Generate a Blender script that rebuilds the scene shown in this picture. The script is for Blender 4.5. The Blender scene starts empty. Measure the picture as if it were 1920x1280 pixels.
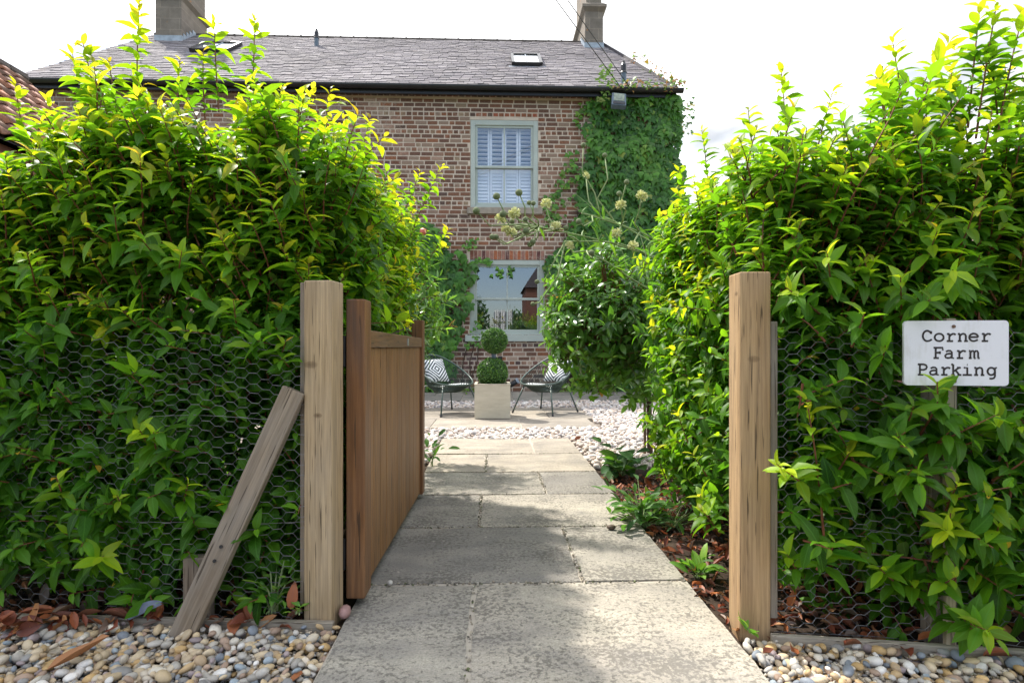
import bpy, math, random
import numpy as np
from mathutils import Vector, Matrix, Euler, Quaternion, noise as mnoise

SC = bpy.context.scene
COL = SC.collection
rng = np.random.default_rng(11)
random.seed(11)

# ------------------------------------------------------------------ camera
F, CX, CY, CAMZ = 1067.0, 960.0, 648.0, 1.0          # photograph pixels
TH = math.atan(0.0356)
cT, sT = math.cos(TH), math.sin(TH)
cam = bpy.data.cameras.new("camera")
cam.lens, cam.sensor_width = 20.0, 36.0
cam.shift_y = 8.0 / 1920.0
cam.clip_start, cam.clip_end = 0.05, 600.0
cam.dof.use_dof = True
cam.dof.focus_distance = 3.6
cam.dof.aperture_fstop = 14.0
camo = bpy.data.objects.new("camera", cam)
COL.objects.link(camo)
camo.location = (0, 0, CAMZ)
camo.rotation_euler = (math.pi / 2, 0, -TH)
SC.camera = camo

# ------------------------------------------------------------------ sky, sun, exposure
SUN_EL = math.radians(55)
SUN_AZ = (-0.68, 0.73)
sd = Vector((SUN_AZ[0] * math.cos(SUN_EL), SUN_AZ[1] * math.cos(SUN_EL), math.sin(SUN_EL))).normalized()
world = bpy.data.worlds.new("World")
SC.world = world
world.use_nodes = True
wn, wl = world.node_tree.nodes, world.node_tree.links
wn.clear()
w_out = wn.new("ShaderNodeOutputWorld")
w_bg = wn.new("ShaderNodeBackground")
w_bg.inputs["Strength"].default_value = 0.1
w_sky = wn.new("ShaderNodeTexSky")
w_sky.sky_type = 'NISHITA'
w_sky.sun_disc = False
w_sky.sun_elevation = SUN_EL
w_sky.sun_rotation = math.atan2(SUN_AZ[0], SUN_AZ[1]) % (2 * math.pi)
w_tc = wn.new("ShaderNodeTexCoord")
w_sep = wn.new("ShaderNodeSeparateXYZ")
wl.new(w_tc.outputs["Generated"], w_sep.inputs[0])
w_map = wn.new("ShaderNodeMapping")
w_map.inputs["Scale"].default_value = (1.0, 1.0, 2.2)
w_map.inputs["Location"].default_value = (3.1, 0.4, 0.2)
wl.new(w_tc.outputs["Generated"], w_map.inputs[0])
w_n1 = wn.new("ShaderNodeTexNoise")                     # cloud cover
w_n1.inputs["Scale"].default_value = 1.7
w_n1.inputs["Detail"].default_value = 7
w_n1.inputs["Roughness"].default_value = 0.55
wl.new(w_map.outputs[0], w_n1.inputs["Vector"])
w_n2 = wn.new("ShaderNodeTexNoise")                     # cloud body: light and grey
w_n2.inputs["Scale"].default_value = 2.6
w_n2.inputs["Detail"].default_value = 5
wl.new(w_map.outputs[0], w_n2.inputs["Vector"])
# the cover is thick towards the house and breaks up on the far side, as the window panes mirror it
w_add = wn.new("ShaderNodeMath"); w_add.operation = 'MULTIPLY_ADD'
wl.new(w_sep.outputs["Y"], w_add.inputs[0])
w_add.inputs[1].default_value = 0.13
wl.new(w_n1.outputs["Fac"], w_add.inputs[2])
w_rm = wn.new("ShaderNodeMapRange")
w_rm.interpolation_type = 'SMOOTHSTEP'
w_rm.inputs["From Min"].default_value = 0.36
w_rm.inputs["From Max"].default_value = 0.56
wl.new(w_add.outputs[0], w_rm.inputs["Value"])
w_cr = wn.new("ShaderNodeValToRGB")
w_cr.color_ramp.elements[0].position = 0.34
w_cr.color_ramp.elements[0].color = (0.40, 0.42, 0.45, 1)
w_cr.color_ramp.elements[1].position = 0.50
w_cr.color_ramp.elements[1].color = (1.0, 1.0, 1.0, 1)
wl.new(w_n2.outputs["Fac"], w_cr.inputs[0])
w_dot = wn.new("ShaderNodeVectorMath"); w_dot.operation = 'DOT_PRODUCT'     # a grey cloud bank stands to the right of the house
wl.new(w_tc.outputs["Generated"], w_dot.inputs[0])
w_dot.inputs[1].default_value = Vector((0.44, 0.83, 0.36)).normalized()
w_bk = wn.new("ShaderNodeMapRange"); w_bk.interpolation_type = 'SMOOTHSTEP'
wl.new(w_dot.outputs["Value"], w_bk.inputs["Value"])
w_bk.inputs["From Min"].default_value = 0.82
w_bk.inputs["From Max"].default_value = 0.99
w_n3 = wn.new("ShaderNodeTexNoise")
w_n3.inputs["Scale"].default_value = 4.5
w_n3.inputs["Detail"].default_value = 5
wl.new(w_map.outputs[0], w_n3.inputs["Vector"])
w_b3 = wn.new("ShaderNodeMapRange"); w_b3.interpolation_type = 'SMOOTHSTEP'
wl.new(w_n3.outputs["Fac"], w_b3.inputs["Value"])
w_b3.inputs["From Min"].default_value = 0.22
w_b3.inputs["From Max"].default_value = 0.78
w_bm = wn.new("ShaderNodeMath"); w_bm.operation = 'MULTIPLY'
wl.new(w_bk.outputs[0], w_bm.inputs[0]); wl.new(w_b3.outputs[0], w_bm.inputs[1])
w_bx = wn.new("ShaderNodeMix"); w_bx.data_type = 'RGBA'
wl.new(w_bm.outputs[0], w_bx.inputs[0])
wl.new(w_cr.outputs[0], w_bx.inputs[6])
w_bx.inputs[7].default_value = (0.16, 0.17, 0.185, 1)
w_mul = wn.new("ShaderNodeVectorMath"); w_mul.operation = 'SCALE'
wl.new(w_bx.outputs[2], w_mul.inputs[0])
w_mul.inputs["Scale"].default_value = 10.6
w_mix = wn.new("ShaderNodeMix"); w_mix.data_type = 'RGBA'
wl.new(w_rm.outputs[0], w_mix.inputs[0])
wl.new(w_sky.outputs[0], w_mix.inputs[6])
wl.new(w_mul.outputs[0], w_mix.inputs[7])
wl.new(w_mix.outputs[2], w_bg.inputs["Color"])
wl.new(w_bg.outputs[0], w_out.inputs[0])

sun = bpy.data.lights.new("sun", 'SUN')
sun.energy = 2.6
sun.angle = math.radians(1.6)
sun.color = (1.0, 0.95, 0.86)
suno = bpy.data.objects.new("sun", sun)
COL.objects.link(suno)
suno.rotation_euler = (-sd).to_track_quat('-Z', 'Y').to_euler()

SC.view_settings.view_transform = 'Standard'
SC.view_settings.look = 'None'
SC.view_settings.exposure = 1.50
SC.view_settings.gamma = 1.0
SC.view_settings.use_curve_mapping = False
SC.render.engine = 'CYCLES'
SC.cycles.use_denoising = True
SC.cycles.max_bounces = 8
SC.cycles.transparent_max_bounces = 12
SC.cycles.caustics_reflective = False
SC.cycles.caustics_refractive = False

# ------------------------------------------------------------------ measuring helpers
def W(px, py, Y):
    """the point of the plane world-Y = Y that shows at photograph pixel px, py"""
    u, v = (px - CX) / F, (CY - py) / F
    t = Y / (cT - u * sT)
    return Vector(((u * cT + sT) * t, Y, CAMZ + v * t))

def G(px, py, z=0.0):
    """the point of the level plane z that shows at px, py"""
    u, v = (px - CX) / F, (CY - py) / F
    t = (z - CAMZ) / v
    return Vector(((u * cT + sT) * t, (cT - u * sT) * t, z))

def proj(P):
    x, y = P[0], P[1]
    t = x * sT + y * cT
    a = x * cT - y * sT
    return CX + F * a / t, CY - F * (P[2] - CAMZ) / t, t

# ------------------------------------------------------------------ object helpers
WLOC = {}

def link(o, parent=None, wloc=(0, 0, 0)):
    COL.objects.link(o)
    wloc = Vector(wloc)
    WLOC[o.name] = wloc
    if parent is not None:
        o.parent = parent
        o.location = wloc - WLOC[parent.name]
    else:
        o.location = wloc
    return o

def tag(o, label=None, cat=None, group=None, kind=None):
    if label: o['label'] = label
    if cat: o['category'] = cat
    if group: o['group'] = group
    if kind: o['kind'] = kind
    return o

def thing(name, label, cat, loc=(0, 0, 0), group=None):
    o = bpy.data.objects.new(name, None)
    o.empty_display_size = 0.1
    link(o, None, loc)
    return tag(o, label, cat, group)

class MB:
    def __init__(self):
        self.v, self.f, self.c = [], [], []
    def add(self, verts, faces, col=None):
        n = len(self.v)
        self.v.extend([tuple(p) for p in verts])
        self.f.extend([tuple(i + n for i in f) for f in faces])
        if col is not None:
            self.c.extend([col] * len(verts))
        return self
    def box(self, c, s, rot=None, col=None, taper=1.0):
        hx, hy, hz = s[0] / 2, s[1] / 2, s[2] / 2
        vs = []
        for z in (-1, 1):
            k = taper if z > 0 else 1.0
            for x, y in ((-1, -1), (1, -1), (1, 1), (-1, 1)):
                vs.append(Vector((x * hx * k, y * hy * k, z * hz)))
        if rot is not None:
            vs = [rot @ p for p in vs]
        c = Vector(c)
        vs = [p + c for p in vs]
        return self.add(vs, [(0, 3, 2, 1), (4, 5, 6, 7), (0, 1, 5, 4), (1, 2, 6, 5), (2, 3, 7, 6), (3, 0, 4, 7)], col)
    def bx(self, x0, x1, y0, y1, z0, z1, col=None):
        return self.box(((x0 + x1) / 2, (y0 + y1) / 2, (z0 + z1) / 2), (x1 - x0, y1 - y0, z1 - z0), None, col)
    def tube(self, pts, r, sides=6, closed=False, col=None, caps=True):
        pts = [Vector(p) for p in pts]
        n = len(pts)
        rs = r if isinstance(r, (list, tuple)) else [r] * n
        vs, fs = [], []
        ref = None
        for i, p in enumerate(pts):
            if closed:
                d = pts[(i + 1) % n] - pts[i - 1]
            else:
                d = pts[min(i + 1, n - 1)] - pts[max(i - 1, 0)]
            if d.length < 1e-9: d = Vector((0, 0, 1))
            d.normalize()
            if ref is None:
                ref = d.orthogonal().normalized()
            a = ref - d * ref.dot(d)
            if a.length < 1e-6: a = d.orthogonal()
            a.normalize(); ref = a
            b = d.cross(a)
            for k in range(sides):
                t = 2 * math.pi * k / sides
                vs.append(p + (a * math.cos(t) + b * math.sin(t)) * rs[i])
        m = n if closed else n - 1
        for i in range(m):
            j = (i + 1) % n
            for k in range(sides):
                l = (k + 1) % sides
                fs.append((i * sides + k, i * sides + l, j * sides + l, j * sides + k))
        if not closed and caps:
            fs.append(tuple(reversed(range(sides))))
            fs.append(tuple((n - 1) * sides + k for k in range(sides)))
        return self.add(vs, fs, col)
    def lathe(self, c, prof, sides=16, col=None):
        vs, fs = [], []
        for r, z in prof:
            for k in range(sides):
                t = 2 * math.pi * k / sides
                vs.append((c[0] + r * math.cos(t), c[1] + r * math.sin(t), c[2] + z))
        for i in range(len(prof) - 1):
            for k in range(sides):
                l = (k + 1) % sides
                fs.append((i * sides + k, i * sides + l, (i + 1) * sides + l, (i + 1) * sides + k))
        fs.append(tuple(reversed(range(sides))))
        fs.append(tuple((len(prof) - 1) * sides + k for k in range(sides)))
        return self.add(vs, fs, col)
    def mesh(self, name, mat, smooth=False):
        me = bpy.data.meshes.new(name)
        me.from_pydata(self.v, [], self.f)
        if self.c and len(self.c) == len(self.v):
            a = me.attributes.new("tone", 'FLOAT_COLOR', 'POINT')
            a.data.foreach_set("color", np.array([(c[0], c[1], c[2], 1.0) for c in self.c], dtype=np.float32).ravel())
        if mat: me.materials.append(mat)
        if smooth:
            me.polygons.foreach_set("use_smooth", [True] * len(me.polygons))
        me.update()
        return me
    def build(self, name, mat, parent=None, smooth=False, bevel=0.0, seg=2, wloc=(0, 0, 0)):
        o = bpy.data.objects.new(name, self.mesh(name, mat, smooth))
        link(o, parent, wloc)
        if bevel > 0:
            m = o.modifiers.new("bevel", 'BEVEL')
            m.width, m.segments, m.limit_method = bevel, seg, 'ANGLE'
            m.harden_normals = False
        return o

def np_mesh(name, verts, faces_flat, sizes, mat, tone=None, uv=None, smooth=True):
    """mesh from flat numpy arrays: quads and triangles mixed"""
    me = bpy.data.meshes.new(name)
    nv, nl, nf = len(verts), len(faces_flat), len(sizes)
    me.vertices.add(nv)
    me.vertices.foreach_set("co", np.asarray(verts, dtype=np.float32).ravel())
    me.loops.add(nl)
    me.loops.foreach_set("vertex_index", np.asarray(faces_flat, dtype=np.int32))
    me.polygons.add(nf)
    starts = np.concatenate(([0], np.cumsum(sizes)[:-1])).astype(np.int32)
    me.polygons.foreach_set("loop_start", starts)
    if smooth:
        me.polygons.foreach_set("use_smooth", np.ones(nf, dtype=bool))
    if uv is not None:
        l = me.uv_layers.new(name="uv")
        l.data.foreach_set("uv", np.asarray(uv, dtype=np.float32)[np.asarray(faces_flat)].ravel())
    if tone is not None:
        a = me.attributes.new("tone", 'FLOAT_COLOR', 'POINT')
        t4 = np.ones((nv, 4), dtype=np.float32); t4[:, :3] = tone
        a.data.foreach_set("color", t4.ravel())
    if mat: me.materials.append(mat)
    me.update(calc_edges=True)
    me.validate()
    return me

# ------------------------------------------------------------------ material helpers
class NT:
    def __init__(self, name):
        self.m = bpy.data.materials.new(name)
        self.m.use_nodes = True
        self.n, self.l = self.m.node_tree.nodes, self.m.node_tree.links
        self.n.clear()
        self.out = self.n.new("ShaderNodeOutputMaterial")
    def node(self, t, ins=None, **kw):
        x = self.n.new("ShaderNode" + t)
        for k, v in kw.items(): setattr(x, k, v)
        for k, v in (ins or {}).items():
            s = x.inputs[k]
            if hasattr(v, "is_output") or isinstance(v, bpy.types.NodeSocket):
                self.l.new(v, s)
            else:
                s.default_value = v
        return x
    def math(self, op, a, b=0.0, c=None, clamp=False):
        x = self.n.new("ShaderNodeMath"); x.operation = op; x.use_clamp = clamp
        for i, v in enumerate((a, b, c)):
            if v is None: continue
            if isinstance(v, bpy.types.NodeSocket): self.l.new(v, x.inputs[i])
            else: x.inputs[i].default_value = v
        return x.outputs[0]
    def ramp(self, fac, stops, interp='LINEAR'):
        x = self.n.new("ShaderNodeValToRGB")
        r = x.color_ramp; r.interpolation = interp
        while len(r.elements) < len(stops): r.elements.new(0.5)
        for e, (p, c) in zip(r.elements, stops):
            e.position = p
            e.color = (c[0], c[1], c[2], 1) if hasattr(c, "__len__") else (c, c, c, 1)
        self.l.new(fac, x.inputs[0])
        return x.outputs[0]
    def mix(self, fac, a, b, mode='MIX'):
        x = self.n.new("ShaderNodeMix"); x.data_type = 'RGBA'; x.blend_type = mode
        for k, v in (("Factor", fac), ("A", a), ("B", b)):
            s = [q for q in x.inputs if q.name == k and (q.type == 'VALUE' if k == "Factor" else q.type == 'RGBA')][0]
            if isinstance(v, bpy.types.NodeSocket): self.l.new(v, s)
            elif k == "Factor": s.default_value = v
            else: s.default_value = (v[0], v[1], v[2], 1)
        return [q for q in x.outputs if q.type == 'RGBA'][0]
    def coord(self, which="Object", scale=(1, 1, 1), loc=(0, 0, 0), rot=(0, 0, 0)):
        tc = self.node("TexCoord")
        mp = self.node("Mapping", {"Vector": tc.outputs[which], "Scale": scale, "Location": loc, "Rotation": rot})
        return mp.outputs[0]
    def noise(self, vec, scale, detail=4, rough=0.5, dist=0.0, out="Fac"):
        return self.node("TexNoise", {"Vector": vec, "Scale": scale, "Detail": detail, "Roughness": rough, "Distortion": dist}).outputs[out]
    def bump(self, h, strength=0.3, dist=0.01):
        return self.node("Bump", {"Height": h, "Strength": strength, "Distance": dist}).outputs[0]
    def attr(self, name="tone"):
        return self.node("Attribute", attribute_name=name)
    def principled(self, base, rough=0.6, spec=0.4, normal=None, metal=0.0, **kw):
        p = self.node("BsdfPrincipled")
        def s(k, v):
            if v is None: return
            if isinstance(v, bpy.types.NodeSocket): self.l.new(v, p.inputs[k])
            else: p.inputs[k].default_value = v
        s("Base Color", base if isinstance(base, bpy.types.NodeSocket) else (*base[:3], 1))
        s("Roughness", rough); s("Specular IOR Level", spec); s("Metallic", metal); s("Normal", normal)
        for k, v in kw.items(): s(k.replace("_", " "), v)
        return p.outputs[0]
    def done(self, sh):
        self.l.new(sh, self.out.inputs[0])
        return self.m

def simple_mat(name, col, rough=0.6, spec=0.4, metal=0.0, var=0.15, scale=6.0, bump=0.0):
    t = NT(name)
    v = t.coord("Object")
    nz = t.noise(v, scale, 5, 0.6)
    k = t.ramp(nz, [(0.3, 1 - var), (0.7, 1 + var)])
    base = t.mix(1.0, col, k, 'MULTIPLY')
    n = t.bump(t.noise(v, scale * 6, 4), bump, 0.004) if bump else None
    return t.done(t.principled(base, rough, spec, n, metal))

def wood_mat(name, light, dark, axis='Z', grey=0.0, knots=(), rough=0.75, stain=None, streak=1.0, rings=70.0):
    t = NT(name)
    sc = {'Z': (38, 38, 1.3), 'X': (1.3, 38, 38), 'Y': (38, 1.3, 38)}[axis]
    sc2 = {'Z': (9, 9, 0.7), 'X': (0.7, 9, 9), 'Y': (9, 0.7, 9)}[axis]
    v = t.coord("Object", sc); v2 = t.coord("Object", sc2)
    oi = t.node("ObjectInfo").outputs["Random"]
    fine = t.noise(v, 3.2, 6, 0.65)
    broad = t.noise(v2, 1.2, 4, 0.6, 0.6)
    wsc = {'Z': (rings, rings * 0.6, 1.2), 'X': (1.2, rings, rings), 'Y': (rings, 1.2, rings)}[axis]
    wv = t.node("TexNoise", {"Vector": t.coord("Object", wsc), "Scale": 1.6, "Detail": 2.0, "Distortion": 0.4}).outputs["Fac"]
    base = t.mix(t.ramp(broad, [(0.3, 0.0), (0.72, 1.0)]), light, dark)
    base = t.mix(t.ramp(fine, [(0.36, 0.55 * streak), (0.62, 0.0)]), base, [c * 0.5 for c in dark])
    base = t.mix(t.ramp(wv, [(0.38, 0.45), (0.55, 0.0)]), base, [c * 0.62 for c in dark])
    if grey > 0:
        g = t.noise(t.coord("Object", {'Z': (6, 6, 2), 'X': (2, 6, 6), 'Y': (6, 2, 6)}[axis]), 1.5, 5, 0.6)
        base = t.mix(t.ramp(g, [(0.35, 0.0), (0.65, grey)]), base, (0.27, 0.25, 0.225))
    # short dark checks along the grain
    ck = t.noise(t.coord("Object", {'Z': (120, 120, 5), 'X': (5, 120, 120), 'Y': (120, 5, 120)}[axis]), 1.0, 2, 0.5)
    base = t.mix(t.ramp(ck, [(0.325, 0.75), (0.37, 0.0)]), base, (0.035, 0.022, 0.014))
    tc = t.node("TexCoord").outputs["Object"]
    for (kx, ky, kz, r) in knots:
        d = t.node("VectorMath", {0: tc, 1: (kx, ky, kz)}, operation='SUBTRACT').outputs[0]
        d = t.node("VectorMath", {0: d, 1: (1.0, 1.0, 1.9)}, operation='MULTIPLY').outputs[0]
        ln = t.node("VectorMath", {0: d}, operation='LENGTH').outputs["Value"]
        ln = t.math('ADD', ln, t.math('MULTIPLY', t.math('SUBTRACT', broad, 0.5), r * 0.8))
        q = t.math('DIVIDE', ln, r)
        base = t.mix(t.ramp(q, [(0.0, 0.85), (0.35, 0.55), (0.75, 0.35), (1.0, 0.0)]), base, (0.085, 0.045, 0.022))
    if stain is not None:
        sn = t.noise(t.coord("Object", {'Z': (14, 14, 1.6), 'X': (1.6, 14, 14), 'Y': (14, 1.6, 14)}[axis]), 1.0, 4, 0.6)
        base = t.mix(t.ramp(sn, [(0.5, 0.0), (0.7, 0.7)]), base, stain)
    base = t.mix(1.0, base, t.ramp(oi, [(0.0, 0.86), (1.0, 1.12)]), 'MULTIPLY')
    h = t.math('ADD', fine, t.math('MULTIPLY', wv, 0.6))
    return t.done(t.principled(base, rough, 0.3, t.bump(h, 0.35, 0.003)))

def leaf_mat(name, stops, trans=(1.7, 2.0, 0.5), tmix=0.42, rough=0.34, spec=0.45, vein=0.35, under=(0.20, 0.28, 0.10)):
    """stops: colours over the leaf's own age (tone.r); tone.g = leaf to leaf variation"""
    t = NT(name)
    a = t.attr("tone")
    sp = t.node("SeparateColor", {"Color": a.outputs["Color"]})
    base = t.ramp(sp.outputs["Red"], stops)
    base = t.mix(1.0, base, t.ramp(sp.outputs["Green"], [(0.0, 0.62), (1.0, 1.4)]), 'MULTIPLY')
    uv = t.node("TexCoord").outputs["UV"]
    su = t.node("SeparateXYZ", {"Vector": uv})
    du = t.math('ABSOLUTE', t.math('SUBTRACT', su.outputs["X"], 0.5))
    mid = t.ramp(du, [(0.02, vein), (0.06, 0.0)])
    ang = t.math('SUBTRACT', t.math('MULTIPLY', su.outputs["Y"], 8.0), t.math('MULTIPLY', du, 5.0))
    side = t.math('ABSOLUTE', t.math('SUBTRACT', t.math('FRACT', ang), 0.5))
    sv = t.math('MULTIPLY', t.ramp(side, [(0.03, 1.0), (0.12, 0.0)]), vein * 0.4)
    base = t.mix(t.math('MAXIMUM', mid, sv), base, [min(1, c * 2.6 + 0.03) for c in stops[0][1]])
    bf = t.node("NewGeometry").outputs["Backfacing"]
    base2 = t.mix(t.math('MULTIPLY', bf, 0.45), base, under)
    nb = t.bump(t.math('ADD', du, t.math('MULTIPLY', side, 0.15)), 0.25, 0.004)
    p = t.principled(base2, t.math('ADD', t.math('MULTIPLY', bf, 0.3), rough), spec, nb)
    tr = t.node("BsdfTranslucent", {"Color": t.mix(1.0, base, trans, 'MULTIPLY')}).outputs[0]
    mx = t.node("MixShader", {0: tmix, 1: p, 2: tr}).outputs[0]
    return t.done(mx)

M = {}
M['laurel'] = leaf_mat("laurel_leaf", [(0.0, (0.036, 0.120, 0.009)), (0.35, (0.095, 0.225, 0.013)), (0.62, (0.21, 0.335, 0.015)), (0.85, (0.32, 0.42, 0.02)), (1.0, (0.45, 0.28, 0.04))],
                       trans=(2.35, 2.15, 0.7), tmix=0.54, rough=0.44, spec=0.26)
M['ivy'] = leaf_mat("ivy_leaf", [(0.0, (0.030, 0.105, 0.013)), (0.5, (0.08, 0.21, 0.018)), (0.8, (0.15, 0.24, 0.03)), (1.0, (0.34, 0.14, 0.05))], tmix=0.25, rough=0.42, spec=0.35, vein=0.2)
M['glossy'] = leaf_mat("leathery_leaf", [(0.0, (0.075, 0.165, 0.040)), (0.5, (0.15, 0.26, 0.055)), (0.8, (0.20, 0.27, 0.025)), (1.0, (0.52, 0.16, 0.02))], tmix=0.38, rough=0.25, spec=0.6, vein=0.25)
M['herb'] = leaf_mat("herb_leaf", [(0.0, (0.06, 0.13, 0.05)), (0.5, (0.09, 0.20, 0.03)), (1.0, (0.22, 0.34, 0.04))], tmix=0.35, rough=0.5, spec=0.3)
M['box'] = leaf_mat("box_leaf", [(0.0, (0.030, 0.095, 0.016)), (1.0, (0.15, 0.29, 0.05))], tmix=0.15, rough=0.4, spec=0.45, vein=0.0)
M['dry'] = leaf_mat("dry_leaf", [(0.0, (0.07, 0.028, 0.022)), (0.3, (0.21, 0.055, 0.028)), (0.6, (0.32, 0.11, 0.04)), (0.85, (0.40, 0.21, 0.09)), (1.0, (0.21, 0.15, 0.12))],
                    trans=(1.2, 0.9, 0.6), tmix=0.15, rough=0.5, spec=0.3, vein=0.2, under=(0.3, 0.17, 0.1))
M['twig'] = simple_mat("twig_bark", (0.19, 0.068, 0.038), 0.6, 0.3, var=0.4, scale=30)
M['stem'] = simple_mat("green_stem", (0.24, 0.30, 0.13), 0.55, 0.3, var=0.25, scale=20)
M['bark'] = simple_mat("trunk_bark", (0.085, 0.06, 0.045), 0.85, 0.2, var=0.4, scale=25, bump=0.5)
M['wire'] = simple_mat("galvanised_wire", (0.19, 0.18, 0.19), 0.5, 0.5, metal=0.35, var=0.3, scale=15)
M['paint'] = simple_mat("sage_grey_paint", (0.40, 0.445, 0.40), 0.45, 0.4, var=0.06, scale=3)
M['sill_stone'] = simple_mat("buff_sill_stone", (0.30, 0.26, 0.21), 0.8, 0.2, var=0.2, scale=9, bump=0.2)
M['white'] = simple_mat("white_paint", (0.80, 0.81, 0.82), 0.45, 0.4, var=0.03, scale=2)
t = NT("white_sign_face")
gr = t.noise(t.coord("Object", (26, 26, 2.2)), 1.2, 5, 0.65)
gb = t.noise(t.coord("Object"), 7, 5, 0.7)
base = t.mix(t.ramp(t.math('MULTIPLY', gr, gb), [(0.27, 0.0), (0.42, 0.55)]), (0.74, 0.73, 0.77), (0.50, 0.49, 0.44))
M['sign'] = t.done(t.principled(base, 0.4, 0.35))
M['rust'] = simple_mat("rusty_screw", (0.16, 0.09, 0.06), 0.7, 0.3, var=0.5, scale=60)
M['ink'] = simple_mat("black_lettering", (0.035, 0.028, 0.028), 0.5, 0.3, var=0.3, scale=40)
M['black'] = simple_mat("black_plastic", (0.018, 0.018, 0.02), 0.35, 0.45, var=0.2)
M['iron'] = simple_mat("black_iron", (0.02, 0.02, 0.022), 0.5, 0.45, var=0.3, scale=30)
M['steel'] = simple_mat("zinc_steel", (0.55, 0.55, 0.56), 0.35, 0.5, metal=0.8, var=0.2, scale=30)
M['lead'] = simple_mat("lead_flashing", (0.30, 0.35, 0.41), 0.5, 0.4, var=0.25, scale=8)
M['pipe'] = simple_mat("grey_vent_pipe", (0.10, 0.135, 0.175), 0.5, 0.35, var=0.2, scale=8)
M['chair'] = simple_mat("grey_green_coating", (0.055, 0.085, 0.072), 0.4, 0.45, var=0.1)
M['cord'] = simple_mat("grey_green_cord", (0.036, 0.058, 0.050), 0.55, 0.25, var=0.15, scale=20)
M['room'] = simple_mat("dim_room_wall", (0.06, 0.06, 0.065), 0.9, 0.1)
M['soil'] = simple_mat("dark_soil", (0.045, 0.032, 0.024), 0.95, 0.1, var=0.5, scale=14, bump=0.8)
M['flower'] = simple_mat("cream_petal", (0.75, 0.74, 0.42), 0.6, 0.2, var=0.12, scale=30)
M['bud'] = simple_mat("seed_head", (0.17, 0.20, 0.10), 0.7, 0.2, var=0.45, scale=160, bump=0.8)
M['pink'] = simple_mat("pink_petal", (0.72, 0.16, 0.17), 0.5, 0.3)
M['slate_edge'] = simple_mat("roof_underlay", (0.05, 0.045, 0.05), 0.8, 0.2)
M['feather'] = simple_mat("feather_barbs", (0.12, 0.14, 0.19), 0.6, 0.3, var=0.5, scale=12)
M['lamp_glass'] = simple_mat("floodlight_glass", (0.24, 0.27, 0.20), 0.12, 0.7, var=0.35, scale=12)

M['post'] = None
def toned_stone(name, rough=0.8, spec=0.25, var=0.25, scale=30.0, bump=0.35, dist=0.004, mottling=None):
    """base colour from the piece's own tone, with grain"""
    t = NT(name)
    a = t.attr("tone").outputs["Color"]
    v = t.coord("Object")
    nz = t.noise(v, scale, 6, 0.65)
    base = t.mix(1.0, a, t.ramp(nz, [(0.25, 1 - var), (0.75, 1 + var)]), 'MULTIPLY')
    if mottling is not None:
        m2 = t.noise(t.coord("Object", loc=(5, 2, 1)), mottling[0], 6, 0.7)
        base = t.mix(t.ramp(m2, [(mottling[1], 0.0), (mottling[1] + 0.12, mottling[2])]), base, mottling[3])
    return t.done(t.principled(base, rough, spec, t.bump(nz, bump, dist)))
M['brick'] = toned_stone("clay_brick", 0.88, 0.15, 0.4, 26, 0.6, 0.006, (11, 0.54, 0.6, (0.40, 0.31, 0.25)))
M['slate'] = toned_stone("roof_slate", 0.85, 0.12, 0.22, 7, 0.2, 0.004, (1.6, 0.58, 0.45, (0.33, 0.27, 0.24)))
M['pebble'] = toned_stone("round_pebble", 0.62, 0.35, 0.18, 55, 0.15, 0.001)
M['pantile'] = toned_stone("clay_pantile", 0.85, 0.2, 0.35, 14, 0.4, 0.005, (7, 0.56, 0.7, (0.17, 0.15, 0.11)))
t = NT("lime_mortar")
v = t.coord("Object")
base = t.mix(t.ramp(t.noise(v, 4, 6, 0.7), [(0.35, 0.0), (0.7, 1.0)]), (0.63, 0.54, 0.44), (0.48, 0.395, 0.31))
M['mortar'] = t.done(t.principled(base, 0.95, 0.1, t.bump(t.noise(v, 60, 4), 0.5, 0.005)))
t = NT("chimney_stone")
v = t.coord("Object")
bt = t.node("TexBrick", {"Vector": t.coord("Object", rot=(math.pi / 2, 0, 0)), "Scale": 1.0, "Mortar Size": 0.006, "Brick Width": 0.5, "Row Height": 0.3,
                         "Color1": (0.9, 0.9, 0.9, 1), "Color2": (1.1, 1.08, 1.05, 1), "Mortar": (1.45, 1.4, 1.35, 1)})
base = t.mix(t.ramp(t.noise(v, 3.5, 6, 0.7), [(0.3, 0.0), (0.7, 1.0)]), (0.155, 0.135, 0.115), (0.235, 0.205, 0.175))
base = t.mix(1.0, base, bt.outputs["Color"], 'MULTIPLY')
base = t.mix(t.ramp(t.noise(v, 2.4, 3, 0.5), [(0.66, 0.0), (0.70, 0.75)]), base, (0.33, 0.15, 0.05))
M['chimney'] = t.done(t.principled(base, 0.9, 0.15, t.bump(t.noise(v, 30, 5), 0.5, 0.01)))

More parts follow.
